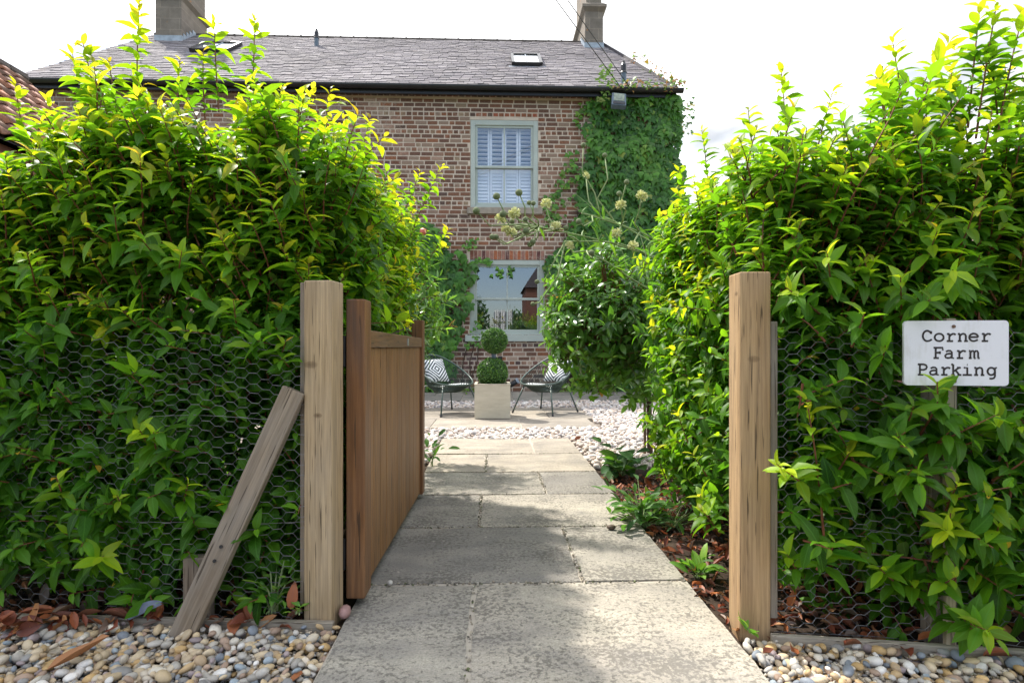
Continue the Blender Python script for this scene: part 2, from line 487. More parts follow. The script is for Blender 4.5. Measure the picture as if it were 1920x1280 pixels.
# stone flags: riven sandstone, dark lichen specks, pale patches
def flag_mat(name, c1, c2, c3, speck=0.8):
    t = NT(name)
    oi = t.node("ObjectInfo").outputs["Random"]
    v0 = t.coord("Object")
    off = t.node("CombineXYZ", {"X": t.math('MULTIPLY', oi, 37.0), "Y": t.math('MULTIPLY', oi, 19.0)}).outputs[0]
    v = t.node("VectorMath", {0: v0, 1: off}, operation='ADD').outputs[0]
    vs = t.node("Mapping", {"Vector": v, "Scale": (1.0, 2.6, 1.0), "Rotation": (0, 0, 0.35)}).outputs[0]
    big = t.noise(vs, 1.7, 5, 0.6, 0.8)
    base = t.ramp(big, [(0.3, c1), (0.5, c2), (0.72, c3)])
    base = t.mix(1.0, base, t.ramp(oi, [(0.0, (0.74, 0.73, 0.73)), (0.5, (0.98, 0.96, 0.92)), (1.0, (1.12, 1.08, 1.02))]), 'MULTIPLY')
    grain = t.noise(v, 130, 3, 0.7)
    base = t.mix(1.0, base, t.ramp(grain, [(0.3, 0.72), (0.7, 1.24)]), 'MULTIPLY')
    patch = t.noise(v, 3.0, 4, 0.6)
    sp = t.noise(v, 58, 5, 0.68)
    amt = t.math('ADD', sp, t.math('MULTIPLY', t.math('SUBTRACT', patch, 0.5), 0.55))
    base = t.mix(t.ramp(amt, [(0.505, 0.0), (0.585, speck)]), base, (0.085, 0.077, 0.066))
    stain = t.noise(t.coord("Object", loc=(2, 7, 0)), 2.3, 6, 0.7, 0.5)
    base = t.mix(t.ramp(stain, [(0.50, 0.0), (0.68, 0.55)]), base, (0.17, 0.16, 0.15))
    pale = t.noise(t.coord("Object", loc=(9, 3, 0)), 21, 5, 0.7)
    base = t.mix(t.ramp(pale, [(0.63, 0.0), (0.72, 0.5)]), base, (0.62, 0.56, 0.45))
    riv = t.noise(vs, 5.5, 6, 0.62, 1.2)
    h = t.math('ADD', t.math('MULTIPLY', riv, 1.0), t.math('MULTIPLY', grain, 0.12))
    return t.done(t.principled(base, 0.8, 0.25, t.bump(h, 0.55, 0.02)))
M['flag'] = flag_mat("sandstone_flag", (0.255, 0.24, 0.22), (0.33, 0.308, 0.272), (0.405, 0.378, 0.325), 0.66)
M['flag_pale'] = flag_mat("pale_sandstone_flag", (0.29, 0.26, 0.225), (0.37, 0.33, 0.28), (0.43, 0.39, 0.33), 0.35)  # paler, less speckled stone for the far path rows and the patio
M['flag_grey'] = flag_mat("grey_apron_flag", (0.20, 0.20, 0.185), (0.27, 0.26, 0.235), (0.33, 0.31, 0.28), 0.35)
t = NT("path_mortar")
v = t.coord("Object")
base = t.mix(t.noise(v, 9, 5), (0.36, 0.32, 0.265), (0.46, 0.41, 0.345))
M['joint'] = t.done(t.principled(base, 0.95, 0.1, t.bump(t.noise(v, 90, 3), 0.5, 0.004)))
t = NT("cast_stone")
v = t.coord("Object", (1, 1, 3.2))
base = t.mix(t.ramp(t.noise(v, 6, 6, 0.65), [(0.3, 0.0), (0.7, 1.0)]), (0.56, 0.51, 0.41), (0.45, 0.405, 0.315))
M['cast'] = t.done(t.principled(base, 0.85, 0.2, t.bump(t.noise(t.coord("Object", (1, 1, 3)), 24, 5), 0.3, 0.006)))
t = NT("window_glass")
fr = t.node("Fresnel", {"IOR": 1.6}).outputs[0]
fac = t.math('MULTIPLY', t.math('ADD', t.math('MULTIPLY', fr, 0.8), 0.17), t.math('SUBTRACT', 1.0, t.node("NewGeometry").outputs["Backfacing"]), clamp=True)
gl = t.node("BsdfGlossy", {"Color": (0.93, 0.95, 1, 1), "Roughness": 0.0}).outputs[0]
tr = t.node("BsdfTransparent", {"Color": (0.98, 0.985, 0.99, 1)}).outputs[0]
M['glass'] = t.done(t.node("MixShader", {0: fac, 1: tr, 2: gl}).outputs[0])
t = NT("diamond_stripe_fabric")
so = t.node("SeparateXYZ", {"Vector": t.node("TexCoord").outputs["UV"]})
dd = t.math('ADD', t.math('ABSOLUTE', t.math('SUBTRACT', so.outputs["X"], 0.5)), t.math('ABSOLUTE', t.math('SUBTRACT', so.outputs["Y"], 0.5)))
st = t.math('GREATER_THAN', t.math('FRACT', t.math('MULTIPLY', dd, 7.0)), 0.52)
base = t.mix(st, (0.78, 0.79, 0.79), (0.045, 0.06, 0.065))
M['cushion'] = t.done(t.principled(base, 0.85, 0.15, t.bump(t.noise(t.coord("UV"), 220, 2), 0.2, 0.002)))

# ------------------------------------------------------------------ foliage machinery
def leaf_template(rows, half, curl, fold, wave, shape, seed):
    r = random.Random(seed)
    vs, uv, fs = [(0, 0, 0)], [(0.5, 0.0)], []
    def zc(v): return -curl * v * v + 0.10 * v
    twist = r.uniform(-0.25, 0.25)
    for i, v in enumerate(rows):
        w = half * shape(v)
        for k in (-1, 0, 1):
            x = k * w
            z = zc(v) + (abs(k) * fold * w) + (k * twist * w * v) + (abs(k) * wave * r.uniform(-1, 1))
            vs.append((x + r.uniform(-.01, .01), v, z)); uv.append((0.5 + 0.5 * k * shape(v), v))
    vs.append((r.uniform(-.02, .02), 1.0, zc(1.0) - 0.03)); uv.append((0.5, 1.0))
    n = len(rows); tip = len(vs) - 1
    fs += [(0, 2, 1), (0, 3, 2)]
    for i in range(n - 1):
        a = 1 + 3 * i; b = a + 3
        fs += [(a, a + 1, b + 1, b), (a + 1, a + 2, b + 2, b + 1)]
    a = 1 + 3 * (n - 1)
    fs += [(a, a + 1, tip), (a + 1, a + 2, tip)]
    return np.array(vs), np.array(uv), fs

lance = lambda v: max(0.0, math.sin(math.pi * min(1, v) ** 0.85)) ** 0.9
oval = lambda v: max(0.0, math.sin(math.pi * min(1, v) ** 1.0)) ** 0.7
def lobed(seed, big=1.0):
    """three-pointed climber leaf hanging from its stalk"""
    r = random.Random(seed)
    k = lambda a: a * r.uniform(0.9, 1.1)
    vs = [(0, 0, 0.0), (-0.42, 0.02, -0.05), (-0.58, 0.36, -0.10), (-0.27, 0.50, -0.02), (0, 1.0, -0.16), (0.27, 0.50, -0.02), (0.58, 0.36, -0.10), (0.42, 0.02, -0.05), (0, 0.42, 0.07)]
    vs = [(k(x), k(y), k(z)) for x, y, z in vs]
    uv = [(0.5 + x * 0.8, y) for x, y, z in vs]
    fs = [(0, 8, 1), (1, 8, 2), (2, 8, 3), (3, 8, 4), (4, 8, 5), (5, 8, 6), (6, 8, 7), (7, 8, 0)]
    return np.array(vs), np.array(uv), fs

R4 = (0.14, 0.40, 0.66, 0.87)
R2 = (0.30, 0.68)
TPL = {}
TPL['laurel'] = [leaf_template(R4, 0.215, c * .78, f, w, lance, s) for s, (c, f, w) in enumerate([(.40, .35, .015), (.60, .25, .025), (.25, .45, .02), (.80, .30, .015), (.50, .55, .03), (.30, .15, .02)])]
TPL['fill'] = [leaf_template(R2, 0.20, c, .3, .01, lance, 20 + s) for s, c in enumerate((.2, .4, .1))]
TPL['oval'] = [leaf_template(R4, 0.20, c, f, .015, oval, 30 + s) for s, (c, f) in enumerate([(.15, .3), (.28, .25), (.05, .4), (.4, .2)])]
TPL['round'] = [leaf_template(R4, 0.40, c, f, .03, oval, 40 + s) for s, (c, f) in enumerate([(.2, .25), (.35, .2), (.1, .3)])]
TPL['strap'] = [leaf_template(R4, 0.10, c, f, .01, lance, 50 + s) for s, (c, f) in enumerate([(.2, .3), (.4, .3), (.05, .3)])]
TPL['lobed'] = [lobed(60 + s) for s in range(4)]
TPL['tiny'] = [leaf_template(R2, 0.28, c, .3, .01, oval, 70 + s) for s, c in enumerate((.1, .3))]
TPL['dry'] = [leaf_template(R4, 0.21, c, f, w, lance, 80 + s) for s, (c, f, w) in enumerate([(.35, .9, .05), (-.25, .7, .06), (.5, .5, .05), (.1, 1.3, .06), (-.4, 1.0, .08)])]

def unit(a):
    return a / np.maximum(1e-9, np.linalg.norm(a, axis=-1, keepdims=True))

class Leaves:
    def __init__(self): self.rows = []
    def add(self, o, axis, up, ln, tpl, age, wid=1.0):
        """arrays: origins, axes, ups (N,3); lengths, ages (N,)"""
        o = np.atleast_2d(o); n = len(o)
        axis = unit(np.atleast_2d(axis)); up = np.broadcast_to(np.atleast_2d(up), (n, 3))
        side = unit(np.cross(axis, up) + 1e-7)
        nrm = unit(np.cross(side, axis))
        ln = np.broadcast_to(ln, (n,)); age = np.broadcast_to(age, (n,))
        self.rows.append((o, side, axis, nrm, ln, np.full(n, wid), age, rng.random(n), np.array([tpl] * n)))
    def prune(self, boxes):
        """drop leaves that would pass through solid timber"""
        out = []
        for row in self.rows:
            o, A, L = row[0], row[2], row[4]
            bad = np.zeros(len(o), bool)
            for (x0, x1, y0, y1, z0, z1) in boxes:
                for f in (0.0, .35, .7, 1.0):
                    p = o + A * (L * f)[:, None]
                    bad |= (p[:, 0] > x0) & (p[:, 0] < x1) & (p[:, 1] > y0) & (p[:, 1] < y1) & (p[:, 2] > z0) & (p[:, 2] < z1)
            if not bad.all(): out.append(tuple(c[~bad] for c in row))
        self.rows = out
    def cat(self):
        return [np.concatenate([r[i] for r in self.rows]) for i in range(9)]
    def joined(self, name, mat, sel, parent, kind='stuff'):
        o, S, A, N, L, Wd, age, rnd, tp = self.cat()
        V, Fl, Sz, T, U = [], [], [], [], []
        base = 0
        for tname in sorted(set(tp[sel])):
            idx = np.where(sel & (tp == tname))[0]
            pick = (rnd[idx] * 997).astype(int) % len(TPL[tname])
            for k, (tv, tuv, tf) in enumerate(TPL[tname]):
                j = idx[pick == k]
                if not len(j): continue
                loc = tv[None, :, :] * L[j][:, None, None]
                P = o[j][:, None, :] + loc[..., 0:1] * Wd[j][:, None, None] * S[j][:, None, :] + loc[..., 1:2] * A[j][:, None, :] + loc[..., 2:3] * N[j][:, None, :]
                nv = len(tv)
                flat = np.array([i for f in tf for i in f]); sz = np.array([len(f) for f in tf])
                V.append(P.reshape(-1, 3))
                Fl.append((flat[None, :] + (base + np.arange(len(j)) * nv)[:, None]).ravel())
                Sz.append(np.tile(sz, len(j)))
                tt = np.zeros((len(j), nv, 3)); tt[..., 0] = age[j][:, None]; tt[..., 1] = rnd[j][:, None]
                T.append(tt.reshape(-1, 3)); U.append(np.tile(tuv, (len(j), 1)))
                base += nv * len(j)
        if not V: return None
        me = np_mesh(name, np.concatenate(V), np.concatenate(Fl), np.concatenate(Sz), mat, np.concatenate(T), np.concatenate(U))
        ob = bpy.data.objects.new(name, me)
        link(ob, parent)
        if kind: ob['kind'] = kind
        return ob
    def singles(self, mat, sel, parent, name='leaf'):
        o, S, A, N, L, Wd, age, rnd, tp = self.cat()
        cache = {}
        for i in np.where(sel)[0]:
            k = int(rnd[i] * 997) % len(TPL[tp[i]])
            q = (tp[i], k, round(float(age[i]) * 6), int(rnd[i] * 3))
            if q not in cache:
                tv, tuv, tf = TPL[tp[i]][k]
                tone = np.zeros((len(tv), 3)); tone[:, 0] = q[2] / 6; tone[:, 1] = (q[3] + .5) / 3
                cache[q] = np_mesh(name, tv, [a for f in tf for a in f], [len(f) for f in tf], mat, tone, tuv)
            ob = bpy.data.objects.new(name, cache[q])
            link(ob, parent)
            l = L[i]
            Mx = Matrix([[S[i][r] * l * Wd[i], A[i][r] * l, N[i][r] * l, o[i][r] - WLOC[parent.name][r]] for r in range(3)] + [[0, 0, 0, 1]])
            ob.matrix_local = Mx
    def emit(self, parent, mat, n_single, name='foliage', leaf='leaf', box=None):
        o = self.cat()[0]
        t = o[:, 0] * sT + o[:, 1] * cT
        px = CX + F * (o[:, 0] * cT - o[:, 1] * sT) / t
        py = CY - F * (o[:, 2] - CAMZ) / t
        tp = self.cat()[8]
        ok = (px > 5) & (px < 1915) & (py > 5) & (py < 1275) & (t > 0.3) & (tp != 'fill')
        if box: ok &= (px > box[0]) & (px < box[2]) & (py > box[1]) & (py < box[3])
        idx = np.where(ok)[0]
        idx = idx[np.argsort(t[idx])][:n_single]
        sel = np.zeros(len(o), bool); sel[idx] = True
        if n_single: self.singles(mat, sel, parent, leaf)
        return self.joined(name, mat, ~sel, parent)

UP = np.array([0, 0, 1.0])
def shoot(lv, mb, base, d, L, n, ll, young=1.0, tpl='laurel', bend=0.1, r0=0.0042, spread=1.0, droop=0.15, start=0.1, stem=True):
    base = np.array(base, float); d = np.array(d, float); d /= np.linalg.norm(d)
    s = start + (1 - start) * (np.arange(n) + 0.6) / n
    bv = unit(rng.normal(0, 1, 3) * np.array([1, 1, .3])) * bend * L
    def pt(q): return base + d * (L * q)[:, None] + bv * (q ** 2)[:, None]
    P = pt(s)
    tang = unit(d * L + 2 * bv * s[:, None])
    a = unit(np.cross(tang, np.array([0.31, 0.17, 0.93]))); b = np.cross(tang, a)
    ang = np.arange(n) * 2.4 + rng.random() * 6.28 + rng.normal(0, .5, n)
    rad = a * np.cos(ang)[:, None] + b * np.sin(ang)[:, None]
    tipness = np.clip((s - 0.72) / 0.28, 0, 1)
    axis = unit(rad * (1.15 * spread) + tang * (0.22 + 0.9 * tipness)[:, None] + UP * 0.16 + rng.normal(0, .2, (n, 3)))
    up = unit(UP * 0.9 + tang * 0.6 + rng.normal(0, .22, (n, 3)) - rad * 0.1)
    ln = ll * (1 - 0.5 * tipness ** 1.5) * (0.55 + 0.65 * rng.random(n)) * (0.8 + 0.2 * np.minimum(1, s * 3))
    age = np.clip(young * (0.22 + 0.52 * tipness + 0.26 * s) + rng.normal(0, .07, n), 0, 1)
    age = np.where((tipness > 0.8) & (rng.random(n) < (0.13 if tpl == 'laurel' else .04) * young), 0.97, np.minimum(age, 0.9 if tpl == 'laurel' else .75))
    lv.add(P, axis, up, ln, tpl, age)
    if stem and mb is not None:
        q = np.linspace(0, 1, 4)
        mb.tube(pt(q), [r0, r0 * .8, r0 * .6, r0 * .35], 4, caps=False)

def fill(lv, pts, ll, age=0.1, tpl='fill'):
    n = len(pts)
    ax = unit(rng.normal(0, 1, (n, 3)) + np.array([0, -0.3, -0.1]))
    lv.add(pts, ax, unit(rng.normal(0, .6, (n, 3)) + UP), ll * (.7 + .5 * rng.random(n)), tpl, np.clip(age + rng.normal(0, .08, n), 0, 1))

# ================================================================== GROUND
def sheet(name, x0, x1, y0, y1, z, mat, nx=1, ny=1, amp=0.0):
    mb = MB()
    for j in range(ny + 1):
        for i in range(nx + 1):
            x = x0 + (x1 - x0) * i / nx; y = y0 + (y1 - y0) * j / ny
            mb.v.append((x, y, z + (amp * mnoise.noise(Vector((x * 3, y * 3, z))) if amp else 0)))
    for j in range(ny):
        for i in range(nx):
            a = j * (nx + 1) + i
            mb.f.append((a, a + 1, a + nx + 2, a + nx + 1))
    return mb.build(name, mat, smooth=amp > 0)

M['field'] = simple_mat("far_ground_earth", (0.09, 0.10, 0.05), 0.95, 0.1, var=0.4, scale=0.6)
g = sheet("ground", -260, 260, -260, 260, -0.075, M['field']); tag(g, kind='structure')
g = sheet("gravel_bed_base", -6, 7, -1.5, 2.2, -0.060, simple_mat("gravel_bed_grit", (0.11, 0.085, 0.06), 0.95, 0.1, var=0.5, scale=40)); tag(g, kind='structure')
g = sheet("planting_soil", -4.2, -0.50, 2.06, 5.6, -0.035, M['soil'], 40, 40, 0.02); tag(g, kind='structure')
g = sheet("planting_soil", 0.80, 4.4, 1.82, 4.75, -0.035, M['soil'], 40, 40, 0.02); tag(g, kind='structure')
g = sheet("garden_ground", -9, 9, 4.4, 10.4, -0.050, simple_mat("pale_grit", (0.22, 0.19, 0.165), 0.95, 0.1, var=0.4, scale=40)); tag(g, kind='structure')

# ------------------------------------------------------------------ pebbles (stuff)
def ico(sub=1):
    import bmesh
    bm = bmesh.new(); bmesh.ops.create_icosphere(bm, subdivisions=sub, radius=1.0)
    v = np.array([p.co[:] for p in bm.verts]); f = np.array([[q.index for q in p.verts] for p in bm.faces]); bm.free()
    return v, f
ICO1, ICO1F = ico(2)
ICO0, ICO0F = ico(1)
def pebbles(name, pts, size, pal, jit, mat, sub, label=None):
    tv, tf = (ICO1, ICO1F) if sub else (ICO0, ICO0F)
    n = len(pts); nv = len(tv)
    sc = size * (0.62 + 0.75 * rng.random(n) ** 1.6)[:, None] * np.stack([0.75 + .5 * rng.random(n), 0.62 + .3 * rng.random(n), 0.42 + .25 * rng.random(n)], 1)
    # lumpy
    T = tv[None] * (1 + 0.13 * np.sin(tv[None] * 2.3 + rng.random((n, 1, 3)) * 6.28))
    T = T * sc[:, None, :]
    ez, ex, ey = rng.random(n) * 6.28, rng.normal(0, .35, n), rng.normal(0, .35, n)
    cz, sz = np.cos(ez), np.sin(ez); cx, sx = np.cos(ex), np.sin(ex); cy, sy = np.cos(ey), np.sin(ey)
    Rz = np.zeros((n, 3, 3)); Rz[:, 0, 0] = cz; Rz[:, 0, 1] = -sz; Rz[:, 1, 0] = sz; Rz[:, 1, 1] = cz; Rz[:, 2, 2] = 1
    Rx = np.zeros((n, 3, 3)); Rx[:, 0, 0] = 1; Rx[:, 1, 1] = cx; Rx[:, 1, 2] = -sx; Rx[:, 2, 1] = sx; Rx[:, 2, 2] = cx
    Ry = np.zeros((n, 3, 3)); Ry[:, 1, 1] = 1; Ry[:, 0, 0] = cy; Ry[:, 0, 2] = sy; Ry[:, 2, 0] = -sy; Ry[:, 2, 2] = cy
    R = Rx @ Ry @ Rz
    P = np.einsum('nij,nkj->nki', R, T) + pts[:, None, :]
    col = np.array(pal)[rng.integers(0, len(pal), n)] * (1 + jit * rng.normal(0, 1, (n, 1)))
    col = np.clip(col, 0.03, 0.8)
    tone = np.repeat(col, nv, 0)
    fl = (tf[None] + (np.arange(n) * nv)[:, None, None]).ravel()
    me = np_mesh(name, P.reshape(-1, 3), fl, np.full(n * len(tf), 3), mat, tone)
    ob = bpy.data.objects.new(name, me); link(ob)
    ob['kind'] = 'stuff'
    if label: ob['label'] = label
    return ob

def grid_pts(x0, x1, y0, y1, step, z, dz, keep):
    xs = np.arange(x0, x1, step); ys = np.arange(y0, y1, step)
    X, Y = np.meshgrid(xs, ys); n = X.size
    P = np.stack([X.ravel() + rng.uniform(-.45, .45, n) * step, Y.ravel() + rng.uniform(-.45, .45, n) * step, z + dz * rng.random(n)], 1)
    return P[[keep(p[0], p[1]) for p in P]]
def fenceL(x): return 2.085 - 0.082 * (x + 0.555)
def fenceR(x): return 1.94 - 0.168 * (x - 0.98)
PAL1 = [(.47, .36, .22), (.50, .40, .27), (.43, .30, .16), (.40, .29, .18), (.46, .36, .24), (.50, .43, .33), (.55, .50, .42), (.26, .25, .24), (.19, .21, .24), (.33, .23, .17), (.60, .57, .53), (.36, .33, .29), (.24, .28, .31), (.47, .31, .14), (.30, .24, .24), (.40, .37, .33), (.52, .45, .36)]
def kL(x, y): return x < -0.545 and y < fenceL(x) - 0.02
def kR(x, y): return x > 0.86 and y < fenceR(x) - 0.02
PAL0 = [(.30, .24, .17), (.38, .31, .23), (.22, .19, .16), (.42, .37, .31), (.17, .16, .16)]
Pg = np.concatenate([grid_pts(-3.0, -0.5, 1.4, 2.3, .015, -0.046, .030, kL), grid_pts(0.8, 3.0, 1.4, 2.0, .015, -0.046, .030, kR)])
pebbles("fine_grit", Pg, 0.0085, PAL0, .15, M['pebble'], False, "fine grit between the river pebbles")
P1 = np.concatenate([grid_pts(-3.4, -0.5, 0.9, 2.4, .026, -0.045, .03, kL), grid_pts(-3.4, -0.5, 1.2, 2.4, .034, -0.025, .026, kL)])
pebbles("river_gravel", P1, 0.0185, PAL1, .12, M['pebble'], True, "mixed tan, cream and blue-grey rounded river gravel along the netting")
P2 = np.concatenate([grid_pts(0.8, 3.6, 0.9, 2.0, .026, -0.045, .03, kR), grid_pts(0.8, 3.6, 1.1, 2.0, .034, -0.025, .026, kR)])
pebbles("river_gravel", P2, 0.0185, PAL1, .12, M['pebble'], True, "mixed tan, cream and blue-grey rounded river gravel below the parking sign")
PAL2 = [(.52, .46, .42), (.58, .53, .49), (.46, .40, .36), (.40, .36, .34), (.54, .47, .41), (.47, .38, .31), (.62, .59, .55), (.33, .31, .31), (.50, .41, .36)]
PAL2 = [(c[0] * 1.14, c[1] * 1.14, c[2] * 1.14) for c in PAL2]
def kW(x, y):
    if -0.57 < x < 0.85 and y < 6.15: return False
    if x < 1.40 and 6.93 < y < 9.22 and x > -3.2: return False
    if y < 4.75 and x > 0.8: return False
    return True
P3 = np.concatenate([grid_pts(-1.6, 4.2, 4.7, 7.4, .050, -0.035, .03, kW), grid_pts(-2.2, 4.6, 7.4, 10.3, .058, -0.03, .03, kW), grid_pts(-1.2, 3.6, 4.9, 10.2, .085, -0.008, .02, kW)])
pebbles("white_pebbles", P3, 0.037, PAL2, .07, M['pebble'], False, "pale pink-white rounded pebbles around the paving")

# ================================================================== PATH AND PAVING
def slab(x0, x1, y0, y1, z, mat, parent, gap=0.0095, thick=0.05, wob=0.008, name="paving_slab"):
    """riven flag with uneven edges and a gently uneven top"""
    x0 += gap; x1 -= gap; y0 += gap; y1 -= gap
    nx = max(4, int((x1 - x0) / 0.04)); ny = max(4, int((y1 - y0) / 0.06))
    vs, fs = [], []
    sx, sy = random.uniform(0, 50), random.uniform(0, 50)
    tilt = (random.uniform(-.003, .003), random.uniform(-.003, .003))
    for j in range(ny + 1):
        for i in range(nx + 1):
            a, b = i / nx, j / ny
            x = x0 + (x1 - x0) * a; y = y0 + (y1 - y0) * b
            e = min(a, 1 - a, b, 1 - b)
            if i in (0, nx): x += wob * (mnoise.noise(Vector((sx, y * 7, i))) + .5 * mnoise.noise(Vector((sx, y * 31, i))))
            if j in (0, ny): y += wob * (mnoise.noise(Vector((x * 7, sy, j))) + .5 * mnoise.noise(Vector((x * 31, sy, j))))
            h = z + 0.0035 * mnoise.noise(Vector((x * 5 + sx, y * 8 + sy, 0))) + tilt[0] * (a - .5) * 2 + tilt[1] * (b - .5) * 2
            if i in (0, nx) or j in (0, ny): h -= 0.0025
            vs.append((x, y, h))
    for j in range(ny):
        for i in range(nx):
            a = j * (nx + 1) + i
            fs.append((a, a + 1, a + nx + 2, a + nx + 1))
    rim = [i for i in range(nx + 1)] + [j * (nx + 1) + nx for j in range(1, ny + 1)] + [ny * (nx + 1) + i for i in range(nx - 1, -1, -1)] + [j * (nx + 1) for j in range(ny - 1, 0, -1)]
    n = len(vs)
    vs += [(vs[k][0], vs[k][1], z - thick) for k in rim]
    m = len(rim)
    for k in range(m):
        l = (k + 1) % m
        fs.append((rim[l], rim[k], n + k, n + l))
    mb = MB(); mb.add(vs, fs)
    return mb.build(name, mat, parent, smooth=False)

pm = MB(); pm.bx(-0.535, 0.832, 0.2, 6.16, -0.07, -0.0068)
path = pm.build("path", M['joint']); tag(path, kind='structure')
rowsY = [0.25, 1.02, 2.403, 3.147, 3.838, 4.52, 5.28, 6.17]
splits = [0.4, -0.074, 0.388, -0.068, 0.37, -0.046, 0.406]
for k in range(7):
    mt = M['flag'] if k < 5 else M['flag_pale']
    slab(-0.54, splits[k], rowsY[k], rowsY[k + 1], 0.0, mt, path)
    slab(splits[k], 0.84, rowsY[k], rowsY[k + 1], 0.0, mt, path)
pm = MB(); pm.bx(-3.1, 1.30, 6.95, 9.2, -0.07, -0.0085)
patio = pm.build("patio", M['joint']); tag(patio, kind='structure')
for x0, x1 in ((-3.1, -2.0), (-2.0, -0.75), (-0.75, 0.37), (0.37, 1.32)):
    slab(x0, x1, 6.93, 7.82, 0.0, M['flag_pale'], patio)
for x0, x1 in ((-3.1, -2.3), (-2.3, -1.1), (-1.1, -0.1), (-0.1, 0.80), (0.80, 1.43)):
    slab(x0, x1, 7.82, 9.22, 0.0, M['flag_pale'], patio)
pm = MB(); pm.bx(-9.4, 4.6, 10.3, 12.4, -0.07, -0.006)
apron = pm.build("wall_pavement", M['joint']); tag(apron, kind='structure')
xs = -9.4
while xs < 4.6:
    w = random.uniform(0.8, 1.4)
    slab(xs, min(4.6, xs + w), 10.28, 11.42, 0.01, M['flag_grey'], apron)
    w2 = random.uniform(0.35, .6) * w
    slab(xs, xs + w2, 11.42, 12.38, 0.01, M['flag_grey'], apron)
    slab(xs + w2, min(4.6, xs + w), 11.42, 12.38, 0.01, M['flag_grey'], apron)
    xs += w

q = MB()
for k in range(1500):
    j = random.randrange(1, 7)
    if random.random() < .6: x, y = random.uniform(-.52, .83), rowsY[j] + random.gauss(0, .007)
    else: x, y = splits[j - 1] + random.gauss(0, .006), random.uniform(rowsY[j - 1], rowsY[j])
    e_ = random.uniform(.002, .006)
    q.box((x, y, -.004 + e_ * .5), (e_ * 1.6, e_ * 1.3, e_), Euler((random.random(), random.random(), random.random() * 6)).to_matrix(), random.choice([(.34, .30, .24), (.30, .26, .2), (.24, .20, .15), (.12, .14, .06), (.42, .38, .32), (.10, .09, .07)]))
o = q.build("joint_grit", M['pebble'], path); tag(o, kind='stuff')

# ================================================================== FARMHOUSE
HY = 12.4
house = thing("brick_farmhouse", "two-storey farmhouse of old brown brick under a purple slate roof", "house", (-2.8, HY, 0))
UW = dict(x0=W(882, 300, HY)[0], x1=W(1009, 300, HY)[0], z0=W(945, 390, HY)[2], z1=W(945, 225, HY)[2])
LW = dict(x0=W(881, 560, HY)[0], x1=W(1021, 560, HY)[0], z0=W(945, 629, HY)[2], z1=W(945, 487, HY)[2])
XL, XR, ZT = -9.75, 4.0, 6.47
mb = MB()
def wall_rects(x0, x1, z0, z1, y0, y1):
    mb.bx(x0, x1, y0, y1, z0, z1)
zs = [0, LW['z0'], LW['z1'], UW['z0'], UW['z1'], ZT]
wy0, wy1 = HY + 0.006, HY + 0.30
wall_rects(XL, XR, zs[0] - .1, zs[1], wy0, wy1)
wall_rects(XL, LW['x0'], zs[1], zs[2], wy0, wy1); wall_rects(LW['x1'], XR, zs[1], zs[2], wy0, wy1)
wall_rects(XL, XR, zs[2], zs[3], wy0, wy1)
wall_rects(XL, UW['x0'], zs[3], zs[4], wy0, wy1); wall_rects(UW['x1'], XR, zs[3], zs[4], wy0, wy1)
wall_rects(XL, XR, zs[4], ZT, wy0, wy1)
mb.bx(XL, XL + .3, wy1, 20.7, -.1, ZT); mb.bx(XR - .3, XR, wy1, 20.7, -.1, ZT); mb.bx(XL + .3, XR - .3, 20.4, 20.7, -.1, ZT)
mb.bx(XL + .3, XR - .3, wy1, 20.4, 3.05, 3.25)
wall = mb.build("wall", M['mortar'], house)

BR = [(.21, .098, .072), (.18, .085, .066), (.235, .108, .078), (.155, .080, .066), (.26, .122, .085), (.20, .10, .076), (.29, .18, .135), (.31, .215, .165), (.14, .078, .068), (.25, .105, .072), (.22, .105, .08), (.19, .09, .07), (.30, .125, .08)]
BR = [(c[0] * .86, c[1] * .90, c[2] * .78) for c in BR] + [(.13, .082, .062), (.16, .095, .07), (.12, .078, .064), (.27, .19, .14)]
course = 0.0965
bricks = []           # (x0, x1, z0, z1, tone)
def brick_tone(x, z):
    k = mnoise.noise(Vector((x * .5, z * .5, 3.1)))
    pal = BR
    c = random.choice(pal)
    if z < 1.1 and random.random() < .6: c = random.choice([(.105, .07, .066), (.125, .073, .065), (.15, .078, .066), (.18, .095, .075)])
    if k > .15 and random.random() < .5: c = random.choice([(.29, .19, .14), (.33, .24, .18), (.27, .16, .115)])
    s = random.uniform(.85, 1.15)
    return (c[0] * s, c[1] * s, c[2] * s)
nrow = int(6.40 / course)
